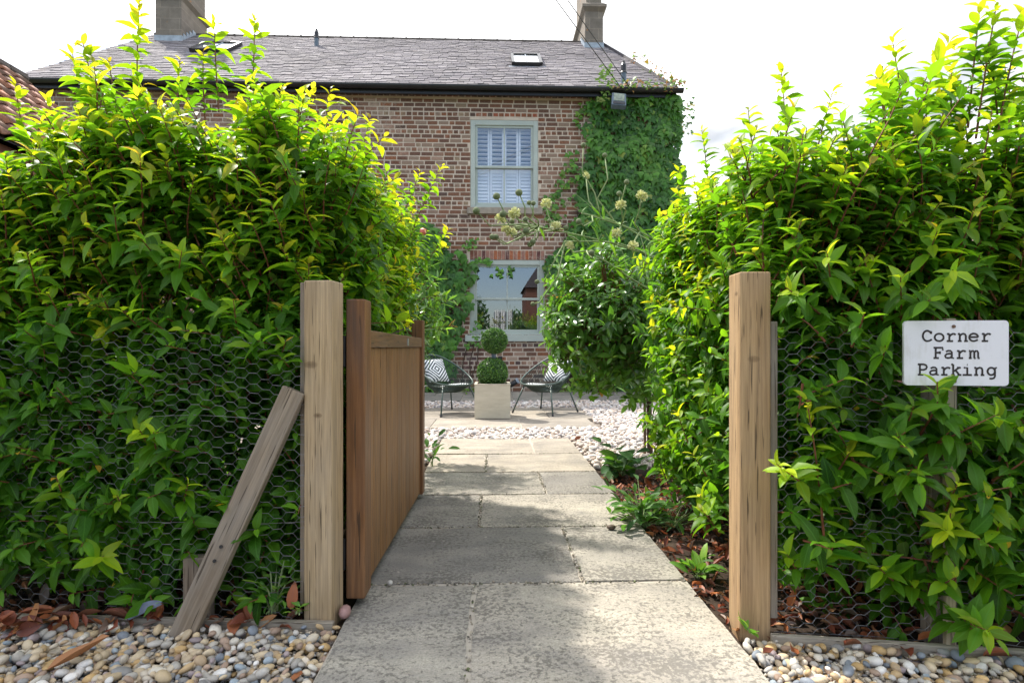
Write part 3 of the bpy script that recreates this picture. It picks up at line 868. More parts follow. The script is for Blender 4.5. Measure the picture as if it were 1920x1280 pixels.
for r in range(nrow):
    z0 = 0.01 + r * course
    header = (r % 4 == 2)
    x = XL + (0.0 if r % 2 else -0.12) + random.uniform(-.03, .03)
    while x < XR:
        ln = 0.125 if header else 0.250
        if not header and random.random() < .08: ln = 0.125
        ln *= random.uniform(.93, 1.07)
        a, b = max(XL, x), min(XR, x + ln - 0.026)
        x += ln
        za, zb = z0 + random.uniform(-.002, .003), z0 + course - 0.026 + random.uniform(-.003, .002)
        segs = [(a, b)]
        for q in (UW, LW):
            if zb > q['z0'] + .02 and za < q['z1'] - .01:
                ns = []
                for (s0, s1) in segs:
                    if s1 <= q['x0'] - .004 or s0 >= q['x1'] + .004: ns.append((s0, s1)); continue
                    if s0 < q['x0'] - .05: ns.append((s0, q['x0'] - .006))
                    if s1 > q['x1'] + .05: ns.append((q['x1'] + .006, s1))
                segs = ns
        # arch of bricks on end over the lower window
        if zb > LW['z1'] - .01 and za < LW['z1'] + .21:
            ns = []
            for (s0, s1) in segs:
                if s1 <= LW['x0'] or s0 >= LW['x1']: ns.append((s0, s1)); continue
                if s0 < LW['x0'] - .05: ns.append((s0, LW['x0'] - .006))
                if s1 > LW['x1'] + .05: ns.append((LW['x1'] + .006, s1))
            segs = ns
        for (s0, s1) in segs:
            if s1 - s0 > .03:
                tn = brick_tone(s0, za)
                if abs(za - UW['z1'] - .0) < .1 and UW['x0'] - .1 < s0 < UW['x1'] and random.random() < .7: tn = (.30 * random.uniform(.8, 1.1), .105, .06)
                bricks.append((s0, s1, za, zb, tn))
nx = 19
for i in range(nx):
    a = LW['x0'] + (LW['x1'] - LW['x0']) * i / nx; b = LW['x0'] + (LW['x1'] - LW['x0']) * (i + 1) / nx
    c = random.choice([(.28, .115, .07), (.20, .085, .06), (.12, .055, .05), (.34, .12, .06), (.30, .16, .12)])
    bricks.append((a + .006, b - .006, LW['z1'] + .004, LW['z1'] + .2, c))
def brick_key(b):
    P = Vector(((b[0] + b[1]) / 2, HY, (b[2] + b[3]) / 2)); px, py, t = proj(P)
    vis = (880 < px < 1085 and 180 < py < 475) or (760 < px < 880 and 180 < py < 400) or (885 < px < 1000 and 640 < py < 735)
    return (0 if vis else 1, t - (b[1] - b[0]))
bricks.sort(key=brick_key)
bcache = {}
for b in bricks[:300]:
    lx, lz = b[1] - b[0], b[3] - b[2]
    key = tuple(round(c * 14) for c in b[4])
    if key not in bcache:
        q = MB()
        q.box((0, 0, 0), (1, 1, 1), None, b[4])
        bcache[key] = q.mesh("brick", M['brick'])
    o = bpy.data.objects.new("brick", bcache[key])
    yo = random.uniform(-.003, .003)
    link(o, wall, ((b[0] + b[1]) / 2, HY + .04 + yo, (b[2] + b[3]) / 2))
    o.scale = (lx, .08, lz)
q = MB()
for b in bricks[300:]:
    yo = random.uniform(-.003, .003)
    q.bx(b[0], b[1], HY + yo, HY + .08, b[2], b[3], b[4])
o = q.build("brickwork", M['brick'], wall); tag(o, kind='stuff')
# ragged dark brick toothing under the gutter
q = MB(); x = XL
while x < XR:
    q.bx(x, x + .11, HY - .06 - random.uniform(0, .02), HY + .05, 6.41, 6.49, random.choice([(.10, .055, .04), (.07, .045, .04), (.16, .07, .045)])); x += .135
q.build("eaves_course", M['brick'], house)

# windows
def sash_window(q, sash_split, sill_mat, sill_rect, upper):
    x0, x1, z0, z1 = q['x0'], q['x1'], q['z0'], q['z1']
    yf = HY + .010
    fw = .105
    w = MB()
    w.bx(x0 + .003, x0 + fw, yf, yf + .12, z0 + .003, z1 - .003); w.bx(x1 - fw, x1 - .003, yf, yf + .12, z0 + .003, z1 - .003)
    w.bx(x0 + fw, x1 - fw, yf, yf + .12, z1 - fw * 1.05, z1 - .003); w.bx(x0 + fw, x1 - fw, yf - .004, yf + .12, z0 + .003, z0 + fw * .55)
    win = w.build("window", M['paint'], house, bevel=.006)
    a, b = x0 + fw, x1 - fw
    zm = sash_split
    for (c, d, ys, nm) in ((zm - .025, z1 - fw * 1.05, yf + .03, "upper_sash"), (z0 + fw * .55, zm + .025, yf + .075, "lower_sash")):
        s = MB(); rw = .05
        s.bx(a, a + rw, ys, ys + .04, c, d); s.bx(b - rw, b, ys, ys + .04, c, d)
        s.bx(a + rw, b - rw, ys, ys + .04, d - rw, d); s.bx(a + rw, b - rw, ys, ys + .04, c, c + (rw if nm == "upper_sash" else rw * 1.5))
        s.build("sash", M['paint'], win, bevel=.004)
        s = MB(); m = (a + b) / 2
        s.bx(m - .014, m + .014, ys + .006, ys + .034, c + rw, d - rw)
        s.build("glazing_bar", M['paint'], win)
        for (e, f) in ((a + rw - .004, m - .012), (m + .012, b - rw + .004)):
            s = MB(); s.bx(e, f, ys + .018, ys + .023, c + rw - .004, d - rw + .004)
            s.build("pane", M['glass'], win)
    s = MB(); sx0, sx1, sz0, sz1 = sill_rect
    s.bx(sx0, sx1, HY - .07, HY + .10, sz0, sz1 - .001)
    s.build("sill", sill_mat, win, bevel=.008)
    if upper:
        # plantation shutters inside: four leaves, top louvres open, bottom closed
        ys = yf + .18
        zmid = zm
        wd = (b - a) / 4
        for k in range(4):
            l, r = a + k * wd + .004, a + (k + 1) * wd - .004
            p = MB(); st = .045
            for (c, d) in ((z0 + .06, zmid - .01), (zmid + .01, z1 - .08)):
                p.bx(l, l + st, ys, ys + .03, c, d); p.bx(r - st, r, ys, ys + .03, c, d)
                p.bx(l + st, r - st, ys, ys + .03, c, c + .07); p.bx(l + st, r - st, ys, ys + .03, d - .09, d)
            p.build("shutter_frame", M['white'], win)
            for (c, d, ang, n) in ((z0 + .13, zmid - .10, 1.15, 9), (zmid + .08, z1 - .17, -0.30, 8)):
                for i in range(n):
                    zc = c + (d - c) * (i + .5) / n
                    sl = MB(); sl.box((0, 0, 0), (r - l - 2 * st - .004, .078, .012), Matrix.Rotation(ang, 3, 'X'))
                    sl.build("slat", M['white'], win, wloc=((l + r) / 2, ys + .015, zc))
    else:
        for k in range(8):
            xx = a + .08 + (b - a - .1) * k / 8
            s = MB(); s.lathe((xx, 12.66, z0 + .05), [(.018, 0), (.018, .06), (.006, .07), (.006, .09)], 8)
            s.build("candle", M['sill_stone'], win, smooth=False)
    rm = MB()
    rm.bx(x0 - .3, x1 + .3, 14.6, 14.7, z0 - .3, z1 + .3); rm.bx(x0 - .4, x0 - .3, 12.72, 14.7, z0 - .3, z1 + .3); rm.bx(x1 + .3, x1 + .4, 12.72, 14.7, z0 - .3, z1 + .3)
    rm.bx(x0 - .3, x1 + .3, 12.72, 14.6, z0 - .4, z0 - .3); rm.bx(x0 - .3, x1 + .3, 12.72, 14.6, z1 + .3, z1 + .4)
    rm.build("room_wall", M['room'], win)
    return win
us = W(945, 312, HY)[2]; ls = W(945, 560, HY)[2]
sash_window(UW, us, M['sill_stone'], (W(876, 396, HY)[0], W(1017, 396, HY)[0], W(945, 402, HY)[2], W(945, 390, HY)[2]), True)
sash_window(LW, ls, M['paint'], (W(872, 634, HY)[0], W(1029, 634, HY)[0], W(945, 640, HY)[2], W(945, 628, HY)[2]), False)

# roof
EY, EZ, RY, RZ = 12.15, 6.53, 16.6, 9.87
def rp(x, s, up=0.0):
    n = Vector((0, -(RZ - EZ), RY - EY)).normalized()
    return Vector((x, EY + (RY - EY) * s, EZ + (RZ - EZ) * s)) + n * up
xl = lambda s: -10.0 + 0.4 * s
xr = lambda s: 3.98 - 0.80 * s
mb = MB()
A0, A1, A2, A3 = rp(xl(0), 0, -.03), rp(xr(0), 0, -.03), rp(xr(1), 1, -.03), rp(xl(1), 1, -.03)
B0, B1 = Vector((-10.0, 21.0, EZ - .03)), Vector((3.98, 21.0, EZ - .03))
mb.add([A0, A1, A2, A3, B0, B1], [(0, 1, 2, 3), (4, 3, 2, 5), (1, 5, 2), (0, 3, 4), (0, 4, 5, 1)])
roof = mb.build("roof", M['slate_edge'], house)
slope_len = math.hypot(RY - EY, RZ - EZ); gauge = .172; nr = int(slope_len / gauge)
ang = math.atan2(RZ - EZ, RY - EY)
SL = [(.215, .185, .20), (.25, .215, .23), (.18, .155, .172), (.28, .245, .255), (.225, .195, .20), (.20, .17, .19), (.30, .265, .27), (.16, .14, .155)]
SL = [(c[0] * .62 + .085, c[1] * .62 + .083, c[2] * .62 + .085) for c in SL]
slates = []
ROT = Matrix.Rotation(ang - .07, 3, 'X')
for r in range(nr):
    s = (r + .5) * gauge / slope_len
    x = xl(s) + (0 if r % 2 else -.12)
    e0 = xl(s)
    while x < xr(s):
        w = .235 * random.uniform(.85, 1.15)
        a, b = max(e0, x), min(xr(s) + .02, x + w)
        x += w
        if b - a < .04: continue
        c = random.choice(SL); k = random.uniform(.88, 1.12) * (1 + .22 * mnoise.noise(Vector((a * .7, s * 4, 1.3))))
        slates.append((a, b, s, (c[0] * k, c[1] * k, c[2] * k)))
def skey(q):
    px, py, t = proj(rp((q[0] + q[1]) / 2, q[2]))
    return (0 if 600 < px < 1200 else 1, t)
slates.sort(key=skey)
scache = {}
SB = MB()
for i, (a, b, s, tn) in enumerate(slates):
    c = rp((a + b) / 2, s, .008 + random.uniform(0, .010))
    sz = (b - a - .010, gauge * 1.30, .016)
    if i < 300:
        key = tuple(round(q * 40) for q in tn)
        if key not in scache:
            q = MB(); q.box((0, 0, 0), (1, 1, 1), None, tn); scache[key] = q.mesh("slate", M['slate'])
        o = bpy.data.objects.new("slate", scache[key])
        link(o, roof, c)
        o.rotation_euler = (ang - .07 + random.uniform(-.008, .008), 0, 0); o.scale = sz
    else:
        SB.box(c, sz, ROT, tn)
o = SB.build("slate_courses", M['slate'], roof); tag(o, kind='stuff')
nt = 34
for i in range(nt):
    x0 = xl(1) + (xr(1) - xl(1)) * i / nt; x1 = xl(1) + (xr(1) - xl(1)) * (i + 1) / nt
    q = MB(); q.tube([(x0, RY, RZ - .03), (x1 - .02, RY, RZ - .03)], .085, 8); q.tube([(x1 - .03, RY, RZ - .03), (x1, RY, RZ - .03)], .10, 8)
    q.build("ridge_tile", simple_mat("ridge_tile_clay", (.10, .085, .075), .85, .2, var=.3) if i == 0 else bpy.data.materials["ridge_tile_clay"], roof)
# hip slates on the short end
q = MB(); q.tube([rp(xr(0), 0, .02), rp(xr(1), 1, .02)], .05, 6); q.build("hip_ridge", M['slate_edge'], roof)
# gutter with brackets and outlet
gp = []
for k in range(9):
    a = math.pi * k / 8
    gp.append((-math.cos(a) * .075, -math.sin(a) * .085))
mb = MB(); n = len(gp); gv = []
gz = EZ - .01
for x in (-10.05, 4.12):
    for (y, z) in gp: gv.append((x, EY - .03 + y, gz + z))
    for (y, z) in reversed(gp): gv.append((x, EY - .03 + y * .88, gz + z * .88 + .004))
m = 2 * n
mb.add(gv, [(i, (i + 1) % m, m + (i + 1) % m, m + i) for i in range(m)] + [tuple(range(m)), tuple(range(2 * m - 1, m - 1, -1))])
gut = mb.build("gutter", M['black'], house)
mb = MB(); mb.bx(-10.0, 4.0, EY + .04, EY + .10, EZ - .16, EZ - .02); mb.build("fascia_board", M['black'], house)

def chimney(x0, x1, y0, y1, zc, ztop):
    q = MB()
    q.bx(x0, x1, y0, y1, 8.6, zc)
    ch = q.build("chimney", M['chimney'], house, bevel=.01)
    q = MB(); e = .09
    q.add([(x0, y0, zc - .02), (x1, y0, zc - .02), (x1, y1, zc - .02), (x0, y1, zc - .02), (x0 - e, y0 - e, zc + .08), (x1 + e, y0 - e, zc + .08), (x1 + e, y1 + e, zc + .08), (x0 - e, y1 + e, zc + .08),
           (x0 - e, y0 - e, zc + .15), (x1 + e, y0 - e, zc + .15), (x1 + e, y1 + e, zc + .15), (x0 - e, y1 + e, zc + .15), (x0 + .03, y0 + .03, zc + .25), (x1 - .03, y0 + .03, zc + .25), (x1 - .03, y1 - .03, zc + .25), (x0 + .03, y1 - .03, zc + .25)],
          [(3, 2, 1, 0), (12, 13, 14, 15)] + [(i + 4 * k, (i + 1) % 4 + 4 * k, (i + 1) % 4 + 4 * k + 4, i + 4 * k + 4) for k in range(3) for i in range(4)])
    q.build("cornice", M['chimney'], ch)
    q = MB(); q.bx(x0 + .04, x1 - .04, y0 + .04, y1 - .04, zc + .25, ztop); q.build("shaft", M['chimney'], ch)
    zb = EZ + (RZ - EZ) * (y0 - EY) / (RY - EY)
    q = MB(); q.bx(x0 - .02, x1 + .02, y0 - .02, y0 + .06, zb - .02, zb + .16)
    for k in range(4):
        yy = y0 + k * .16; zz = EZ + (RZ - EZ) * (yy - EY) / (RY - EY)
        for xx in (x0 - .015, x1 + .015): q.bx(xx - .008, xx + .008, yy + .065, yy + .225, zz, zz + .26)
    q.build("flashing", M['lead'], ch)
chimney(-9.14, -8.44, 15.8, 17.2, 10.42, 12.4)
chimney(2.62, 3.13, 15.9, 17.8, 10.40, 12.4)

def vent(x, s, h, r):
    c = rp(x, s)
    q = MB(); q.lathe((c[0], c[1], c[2] - .1), [(r, 0), (r, h * .62)], 14)
    v = q.build("vent_pipe", M['pipe'], house, smooth=False)
    q = MB(); q.lathe((c[0], c[1], c[2] - .1 + h * .62), [(r * 1.25, 0), (r * 1.05, .03), (r * 1.05, h * .30), (r * .7, h * .38), (r * .5, h * .48)], 14); q.build("cowl", M['black'], v)
    q = MB(); q.box(rp(x, s, .016), (r * 5, r * 4, .006), Matrix.Rotation(ang, 3, 'X')); q.build("flashing", M['lead'], v)
vent(-4.72, .756, .52, .058); vent(2.91, .0704, .56, .062)
def rooflight(x0, x1, s0, s1):
    c = rp((x0 + x1) / 2, (s0 + s1) / 2, .03); L = (s1 - s0) * slope_len; w = x1 - x0; Rm = Matrix.Rotation(ang, 3, 'X')
    q = MB()
    for dx, dy, sx, sy in ((-w / 2, 0, .07, L), (w / 2, 0, .07, L), (0, -L / 2, w - .07, .09), (0, L / 2, w - .07, .09)):
        q.box(Vector(c) + Rm @ Vector((dx, dy, .02)), (sx, sy, .12), Rm)
    rl = q.build("rooflight", M['black'], house)
    q = MB(); q.box(Vector(c) + Rm @ Vector((0, 0, .045)), (w - .075, L - .095, .012), Rm); q.build("pane", M['rl_glass'], rl)
    q = MB(); q.box(Vector(c) + Rm @ Vector((0, 0, .058)), (.03, L - .1, .012), Rm); q.build("glazing_bar", M['lead'], rl)
    q = MB(); q.box(rp((x0 + x1) / 2, s0 - .012, .016), (w + .22, .12, .006), Rm); q.build("flashing", M['lead'], rl)
t = NT("rooflight_glass")
M['rl_glass'] = t.done(t.principled((.55, .58, .62), 0.03, 0.9, metal=.75))
rooflight(.52, 1.20, .371, .571); rooflight(-7.55, -6.66, .546, .73)
# stub of black waste pipe at the foot of the wall
q = MB(); c = W(958, 722, 12.25)
q.tube([(c[0] - .12, 12.2, .02), (c[0] - .10, 12.18, .09), (c[0] + .0, 12.15, .17), (c[0] + .13, 12.12, .25)], .055, 10)
wp = q.build("waste_pipe", M['black'], house, smooth=True)
q = MB(); q.tube([(c[0] + .125, 12.122, .247), (c[0] + .15, 12.115, .262)], .066, 12); q.build("pipe_rim", M['lead'], wp)
q = MB(); q.tube([W(938, 668, 12.33), W(938, 690, 12.33), W(934, 735, 12.33)], .045, 10); q.build("drain_pipe", M['black'], house)

# floodlight below the gutter
fl = thing("floodlight", "grey square floodlight fixed under the gutter at the climber-covered corner", "floodlight", W(1160, 190, 11.95))
c = W(1160, 190, 11.95); Rm = Matrix.Rotation(-.55, 3, 'X') @ Matrix.Rotation(.12, 3, 'Y')
q = MB(); q.box(c, (.30, .12, .40), Rm); q.build("housing", M['pipe'], fl, bevel=.015)
q = MB(); q.box(Vector(c) + Rm @ Vector((0, -.063, .05)), (.22, .012, .24), Rm); q.build("lens", M['lamp_glass'], fl)
q = MB(); q.box(Vector(c) + Rm @ Vector((0, -.063, -.14)), (.25, .014, .08), Rm); q.build("driver_cover", M['black'], fl)
q = MB(); q.tube([Vector(c) + Vector((0, .05, .1)), Vector(c) + Vector((0, .3, .22)), Vector(c) + Vector((0, .46, .22))], .02, 6); q.build("bracket", M['iron'], fl)

# overhead cables
for k, (pa, pb, lab) in enumerate((((1038, -8, 9.0), (1165, 165, 12.0), "thin black overhead cable reaching the gutter nearest the rooflight"), ((1060, -8, 9.0), (1180, 163, 12.0), "thin black overhead cable reaching the gutter nearest the vent pipe"))):
    a, b = W(*pa), W(*pb)
    d = a - b
    pts = []
    for i in range(40):
        f = i / 39 * 5.5
        p = b + d * f
        p.z -= 0.004 * f * (5.5 - f)
        pts.append(p)
    q = MB(); q.tube(pts, .008, 5)
    o = q.build("overhead_cable", M['black']); tag(o, lab, "cable", "overhead cables")

# ================================================================== PANTILED OUTBUILDING (far side of the hedge)
ob = thing("pantile_outbuilding", "low outbuilding with a mossy orange pantile roof beyond the hedge", "outbuilding", (-8.6, 7, 0))
XRi, ZRi, XEa, ZEa = -7.6, 5.31, -5.2, 3.25
q = MB(); q.bx(XEa - 4.6, XEa - .15, 3.2, 9.45, -.1, ZEa - .05); q.build("wall", simple_mat("plain_brick_wall", (.17, .085, .065), .9, .15, var=.4, scale=12, bump=.4), ob)
q = MB(); q.add([(XRi, 3.0, ZRi - .06), (XRi, 9.55, ZRi - .06), (XEa, 9.55, ZEa - .06), (XEa, 3.0, ZEa - .06), (XRi - 2.4, 9.55, ZEa - .06), (XRi - 2.4, 3.0, ZEa - .06)], [(0, 3, 2, 1), (0, 1, 4, 5), (1, 2, 4), (0, 5, 3)])
orf = q.build("roof", M['slate_edge'], ob)
dv = Vector((XEa - XRi, 0, ZEa - ZRi)); dl = dv.length; dv.normalize(); nv = Vector((-dv.z, 0, dv.x)); nv = nv if nv.z > 0 else -nv
ncol, nrw = 26, 10
tcache = []
for k in range(6):
    q = MB(); vs = []
    for e in (0, 1):
        for j in range(8):
            f = j / 7; h = .035 * math.sin(f * 2 * math.pi) + .02
            vs.append(((e - .5), f - .5, h + (.03 if e else 0)))
        for j in range(7, -1, -1):
            f = j / 7; h = .035 * math.sin(f * 2 * math.pi)
            vs.append(((e - .5), f - .5, h + (.03 if e else 0)))
    tn = [(.34, .16, .10), (.28, .14, .10), (.40, .22, .15), (.24, .13, .10), (.36, .20, .15), (.20, .13, .10)][k]
    q.add(vs, [(i, (i + 1) % 16, 16 + (i + 1) % 16, 16 + i) for i in range(16)] + [tuple(range(15, -1, -1)), tuple(range(16, 32))], tn)
    tcache.append(q.mesh("pantile", M['pantile'], True))
for i in range(ncol):
    for j in range(nrw):
        y = 9.45 - .245 * (i + .5); s = dl * (j + .5) / nrw
        o = bpy.data.objects.new("pantile", random.choice(tcache))
        p = Vector((XRi, y, ZRi)) + dv * s + nv * random.uniform(0, .008)
        link(o, orf, p)
        o.rotation_euler = (0, math.atan2(-dv.z, dv.x) + random.uniform(-.012, .012), random.uniform(-.015, .015))
        o.scale = (dl / nrw * 1.18, .25, 1)
for i in range(18):
    y = 9.5 - .36 * i
    q = MB(); q.tube([(XRi, y, ZRi + .01), (XRi, y - .34, ZRi + .01)], .11, 8)
    q.build("ridge_tile", bpy.data.materials["ridge_tile_clay"], orf)

# brick barn glimpsed through the other hedge
bn = thing("brick_barn", "low brick barn with a pale clay roof glimpsed through the hedge by the sign", "barn", (8.5, 10.5, 0))
q = MB(); q.bx(5.6, 12.5, 9.4, 13.5, -.1, 2.55); q.build("wall", bpy.data.materials["plain_brick_wall"], bn)
q = MB(); q.add([(5.4, 9.2, 2.5), (12.7, 9.2, 2.5), (12.7, 11.4, 3.75), (5.4, 11.4, 3.75), (5.4, 13.7, 2.5), (12.7, 13.7, 2.5)], [(0, 1, 2, 3), (3, 2, 5, 4), (0, 3, 4), (1, 5, 2), (0, 4, 5, 1)])
q.build("roof", simple_mat("pale_clay_roof", (.40, .27, .21), .9, .15, var=.3, scale=9, bump=.4), bn)

# ================================================================== CLIMBERS ON THE HOUSE
def in_poly(x, z, poly):
    c = False; n = len(poly); j = n - 1
    for i in range(n):
        xi, zi = poly[i]; xj, zj = poly[j]
        if (zi > z) != (zj > z) and x < (xj - xi) * (z - zi) / (zj - zi) + xi: c = not c
        j = i
    return c
def climber(root, polys, count, ll, thick, nsingle, box, extra=()):
    lv = Leaves(); vine = MB()
    for poly, cnt in zip(polys, count):
        xs = [p[0] for p in poly]; zz = [p[1] for p in poly]
        n = 0
        while n < cnt:
            x, z = random.uniform(min(xs), max(xs)), random.uniform(min(zz), max(zz))
            jx = .22 * mnoise.noise(Vector((x * 2.2, z * 2.2, 4))) ; jz = .22 * mnoise.noise(Vector((x * 2.2, z * 2.2, 9)))
            if not in_poly(x + jx, z + jz, poly): continue
            n += 1
            b = thick * (.45 + .55 * mnoise.noise(Vector((x * 1.1, z * 1.1, 0))) + .35 * mnoise.noise(Vector((x * 3.1, z * 3.1, 7))))
            dep = max(.04, b) * random.uniform(.55, 1.0)
            ax = np.array([random.gauss(0, .38), -.25 + random.gauss(0, .15), -1.0])
            up = np.array([random.gauss(0, .3), -1.0, .35 + random.gauss(0, .25)])
            cl = mnoise.noise(Vector((x * 1.6, z * 1.6, 2)))
            age = .22 + .5 * cl + random.gauss(0, .12)
            if random.random() < .05: age = .78
            lv.add([(x, HY - dep, z)], [ax], [up], ll * random.uniform(.6, 1.15), 'lobed', min(.82, max(0, age)))
    for (o, ax, up, l, age) in extra:
        lv.add([o], [ax], [up], l, 'lobed', age)
    for k in range(14):
        poly = polys[0]; xs = [p[0] for p in poly]; zz = [p[1] for p in poly]
        x = random.uniform(min(xs) + .2, max(xs) - .1); z = .05; pts = []
        while z < max(zz):
            pts.append((x, HY - .03, z)); z += .3; x += random.gauss(0, .06)
            if not in_poly(x, z, poly) and len(pts) > 4: break
        if len(pts) > 1: vine.tube(pts, .012, 5)
    vine.build("vine_stem", M['bark'], root)
    lv.emit(root, M['ivy'], nsingle, box=box)
def wz(px, py): 
    p = W(px, py, HY); return (p[0], p[2])
iv = thing("wall_climber", "dense green climber covering the whole house corner from ground to gutter", "climber", (3.2, HY, 0))
poly = [wz(1112, 182), wz(1098, 240), wz(1088, 300), wz(1080, 380), wz(1068, 420), wz(1040, 470), wz(1022, 500), wz(1028, 560), wz(1040, 640), wz(1075, 690), wz(1062, 735), (4.12, 0.02), (4.12, 6.42), wz(1200, 178)]
ext = []
for k in range(170):     # autumn-tinted runners along the gutter and up the hip
    if k < 95:
        x = random.uniform(2.55, 4.15); o = (x, EY - .05 - random.uniform(0, .1), EZ + random.uniform(-.05, .16))
    else:
        s = random.random() ** 1.4 * .55; p = rp(xr(s) + random.uniform(-.08, .12), s, random.uniform(.0, .22)); o = tuple(p)
    ext.append((o, (random.gauss(0, .6), -.4, random.uniform(-1, .6)), (random.gauss(0, .4), -.8, .6), random.uniform(.05, .11), random.choice([.98, .95, .8, .78, 1.0, .72])))
for k in range(46):
    p = W(random.uniform(1278, 1302), random.uniform(180, 250), 12.3)
    ext.append((tuple(p), (random.gauss(0, .6), -.3, -1), (0, -1, .3), random.uniform(.04, .08), random.choice([.2, .9, .6])))
for k in range(60):      # pale young runners beside the lamp and out over the wall
    p = W(random.choice([1128, 1135, 1143]) + random.gauss(0, 5), random.uniform(120, 190), 12.1); ext.append((tuple(p), (random.gauss(0, .7), -.3, -.6), (0, -1, .4), random.uniform(.06, .1), .76))
for (cx_, cy_) in ((1035, 360), (1040, 390), (1047, 405), (1062, 335), (1030, 410), (1070, 300), (1060, 352), (1075, 325), (1088, 215), (1100, 200)):
    for k in range(11):
        p = W(cx_ + random.gauss(0, 9), cy_ + random.gauss(0, 10), HY - random.uniform(.02, .08)); ext.append((tuple(p), (random.gauss(0, .7), -.3, -.8), (random.gauss(0, .3), -1, .3), random.uniform(.07, .13), random.choice([.3, .5, .72])))
climber(iv, [poly, [(4.0, .1), (4.16, .1), (4.16, 6.3), (4.0, 6.3)]], [4300, 350], .165, .38, 300, (1085, 180, 1300, 480), ext)
iv2 = thing("wall_climber", "green climber framing the lower sash window behind the gate", "climber", (-1.4, HY, 0))
poly = [wz(640, 400), wz(800, 412), wz(838, 440), wz(845, 470), wz(888, 478), wz(893, 495), wz(884, 530), wz(880, 580), wz(862, 625), wz(858, 670), wz(850, 700), wz(820, 735), wz(640, 735)]
ext = []
for k in range(26):
    p = W(random.uniform(885, 922), 488 + random.gauss(0, 3), HY - .04); ext.append((tuple(p), (random.gauss(0, .8), -.3, -.6), (0, -1, .3), random.uniform(.07, .11), .5))
for (cx_, cy_) in ((935, 508), (958, 505), (893, 640), (880, 650), (875, 460), (888, 455), (895, 610), (890, 625), (850, 720), (858, 725), (845, 690)):
    for k in range(8):
        p = W(cx_ + random.gauss(0, 5), cy_ + random.gauss(0, 5), HY - .06); ext.append((tuple(p), (random.gauss(0, .8), -.3, -.6), (0, -1, .3), random.uniform(.06, .10), random.choice([.3, .5, .6])))
climber(iv2, [poly], [2300], .17, .34, 300, (640, 400, 900, 720), ext)

# ================================================================== PATIO FURNITURE
def chair(root, c, face, mirror=1):
    f = Vector((face[0], face[1], 0)).normalized(); s = Vector((-f.y, f.x, 0))
    c = Vector(c)
    def P(a, b, z): return c + f * a + s * b + Vector((0, 0, z))
    def ring(t):
        k = (1 - math.cos(t)) / 2
        return P(.40 * math.cos(t) - .02, .385 * math.sin(t) * (1.06 - .16 * k), .425 + .43 * k ** 1.55)
    n = 56
    q = MB(); q.tube([ring(2 * math.pi * i / n) for i in range(n)], .0125, 8, closed=True)
    q.build("ring_frame", M['chair'], root, smooth=True)
    def low(t): return P(-.13 + .10 * math.cos(t), .10 * math.sin(t), .30 + .02 * math.cos(t))
    q = MB(); q.tube([low(2 * math.pi * i / 20) for i in range(20)], .008, 6, closed=True); q.build("hub_ring", M['chair'], root, smooth=True)
    q = MB()
    for i in range(88):
        t = 2 * math.pi * i / 88
        a, b = ring(t), low(t)
        m = (a + b) / 2; m.z -= .045; m += (c + Vector((0, 0, .55)) - m) * -.06
        q.tube([a, m, b], .0062, 4, caps=False)
    o = q.build("seat_cords", M['cord'], root); tag(o, kind='stuff')
    for (a, b) in ((.37, .36), (.37, -.36), (-.34, .34), (-.34, -.34)):
        q = MB(); q.tube([P(a, b, 0.0), P(a * .66, b * .66, .40)], .0115, 8); l = q.build("leg", M['chair'], root, smooth=True)
        q = MB(); q.tube([P(a * 1.005, b * 1.005, 0.0), P(a * .97, b * .97, .03)], .015, 8); q.build("foot_cap", M['black'], l)
    q = MB(); q.tube([P(.25, .24, .40), P(-.22, .225, .395), P(-.22, -.225, .395), P(.25, -.24, .40)], .010, 6, closed=True); q.build("seat_rail", M['chair'], root)
    return f, s, P
def cushion(label, P, kind):
    """soft square pad with the stripe print laid on its faces"""
    n = 10; vs, uvs, fs = [], [], []
    if kind == 'back':
        o0, ax, az, nn = P(-.30, 0, .62), P(0, 1, 0) - P(0, 0, 0), (P(-.5, 0, .86) - P(0, 0, 0)).normalized(), None
        half, th = .20, .055
    else:
        o0, ax, az = P(.19, 0, .415), P(0, 1, 0) - P(0, 0, 0), (P(1, 0, .14) - P(0, 0, 0)).normalized()
        half, th = .16, .022
    nn = ax.cross(az).normalized()
    if kind == 'back' and nn.dot(P(1, 0, 0) - P(0, 0, 0)) < 0: nn = -nn
    if kind != 'back' and nn.z < 0: nn = -nn
    for sd_ in (1, -1):
        for j in range(n + 1):
            for i in range(n + 1):
                a, b = i / n * 2 - 1, j / n * 2 - 1
                puff = (max(0, 1 - a ** 4) * max(0, 1 - b ** 4)) ** .5
                pin = 1 - .05 * (1 - abs(a)) * abs(b) ** 4 - .05 * (1 - abs(b)) * abs(a) ** 4
                vs.append(o0 + ax * (a * half * pin) + az * (b * half * pin) + nn * (sd_ * th * puff))
                uvs.append((i / n, j / n))
    m = (n + 1) ** 2
    for k in range(2):
        for j in range(n):
            for i in range(n):
                a = k * m + j * (n + 1) + i
                f_ = (a, a + 1, a + n + 2, a + n + 1)
                fs.append(f_ if k == 0 else tuple(reversed(f_)))
    me = np_mesh("cushion", [tuple(v) for v in vs], [i for f_ in fs for i in f_], [4] * len(fs), M['cushion'], None, np.array(uvs))
    o = bpy.data.objects.new("cushion", me); link(o)
    tag(o, label, "cushion", "striped cushions on the garden chairs")
cr = thing("string_chair", "grey-green round string chair half behind the small standard tree", "chair", (.80, 8.5, .005), "garden chairs flanking the planter")
f_, s_, PR = chair(cr, (.82, 8.5, .005), (-.64, -.77))
cl = thing("string_chair", "grey-green round string chair partly hidden by the open gate", "chair", (-.66, 8.5, .005), "garden chairs flanking the planter")
f_, s_, PL = chair(cl, (-.67, 8.5, .005), (.64, -.77))
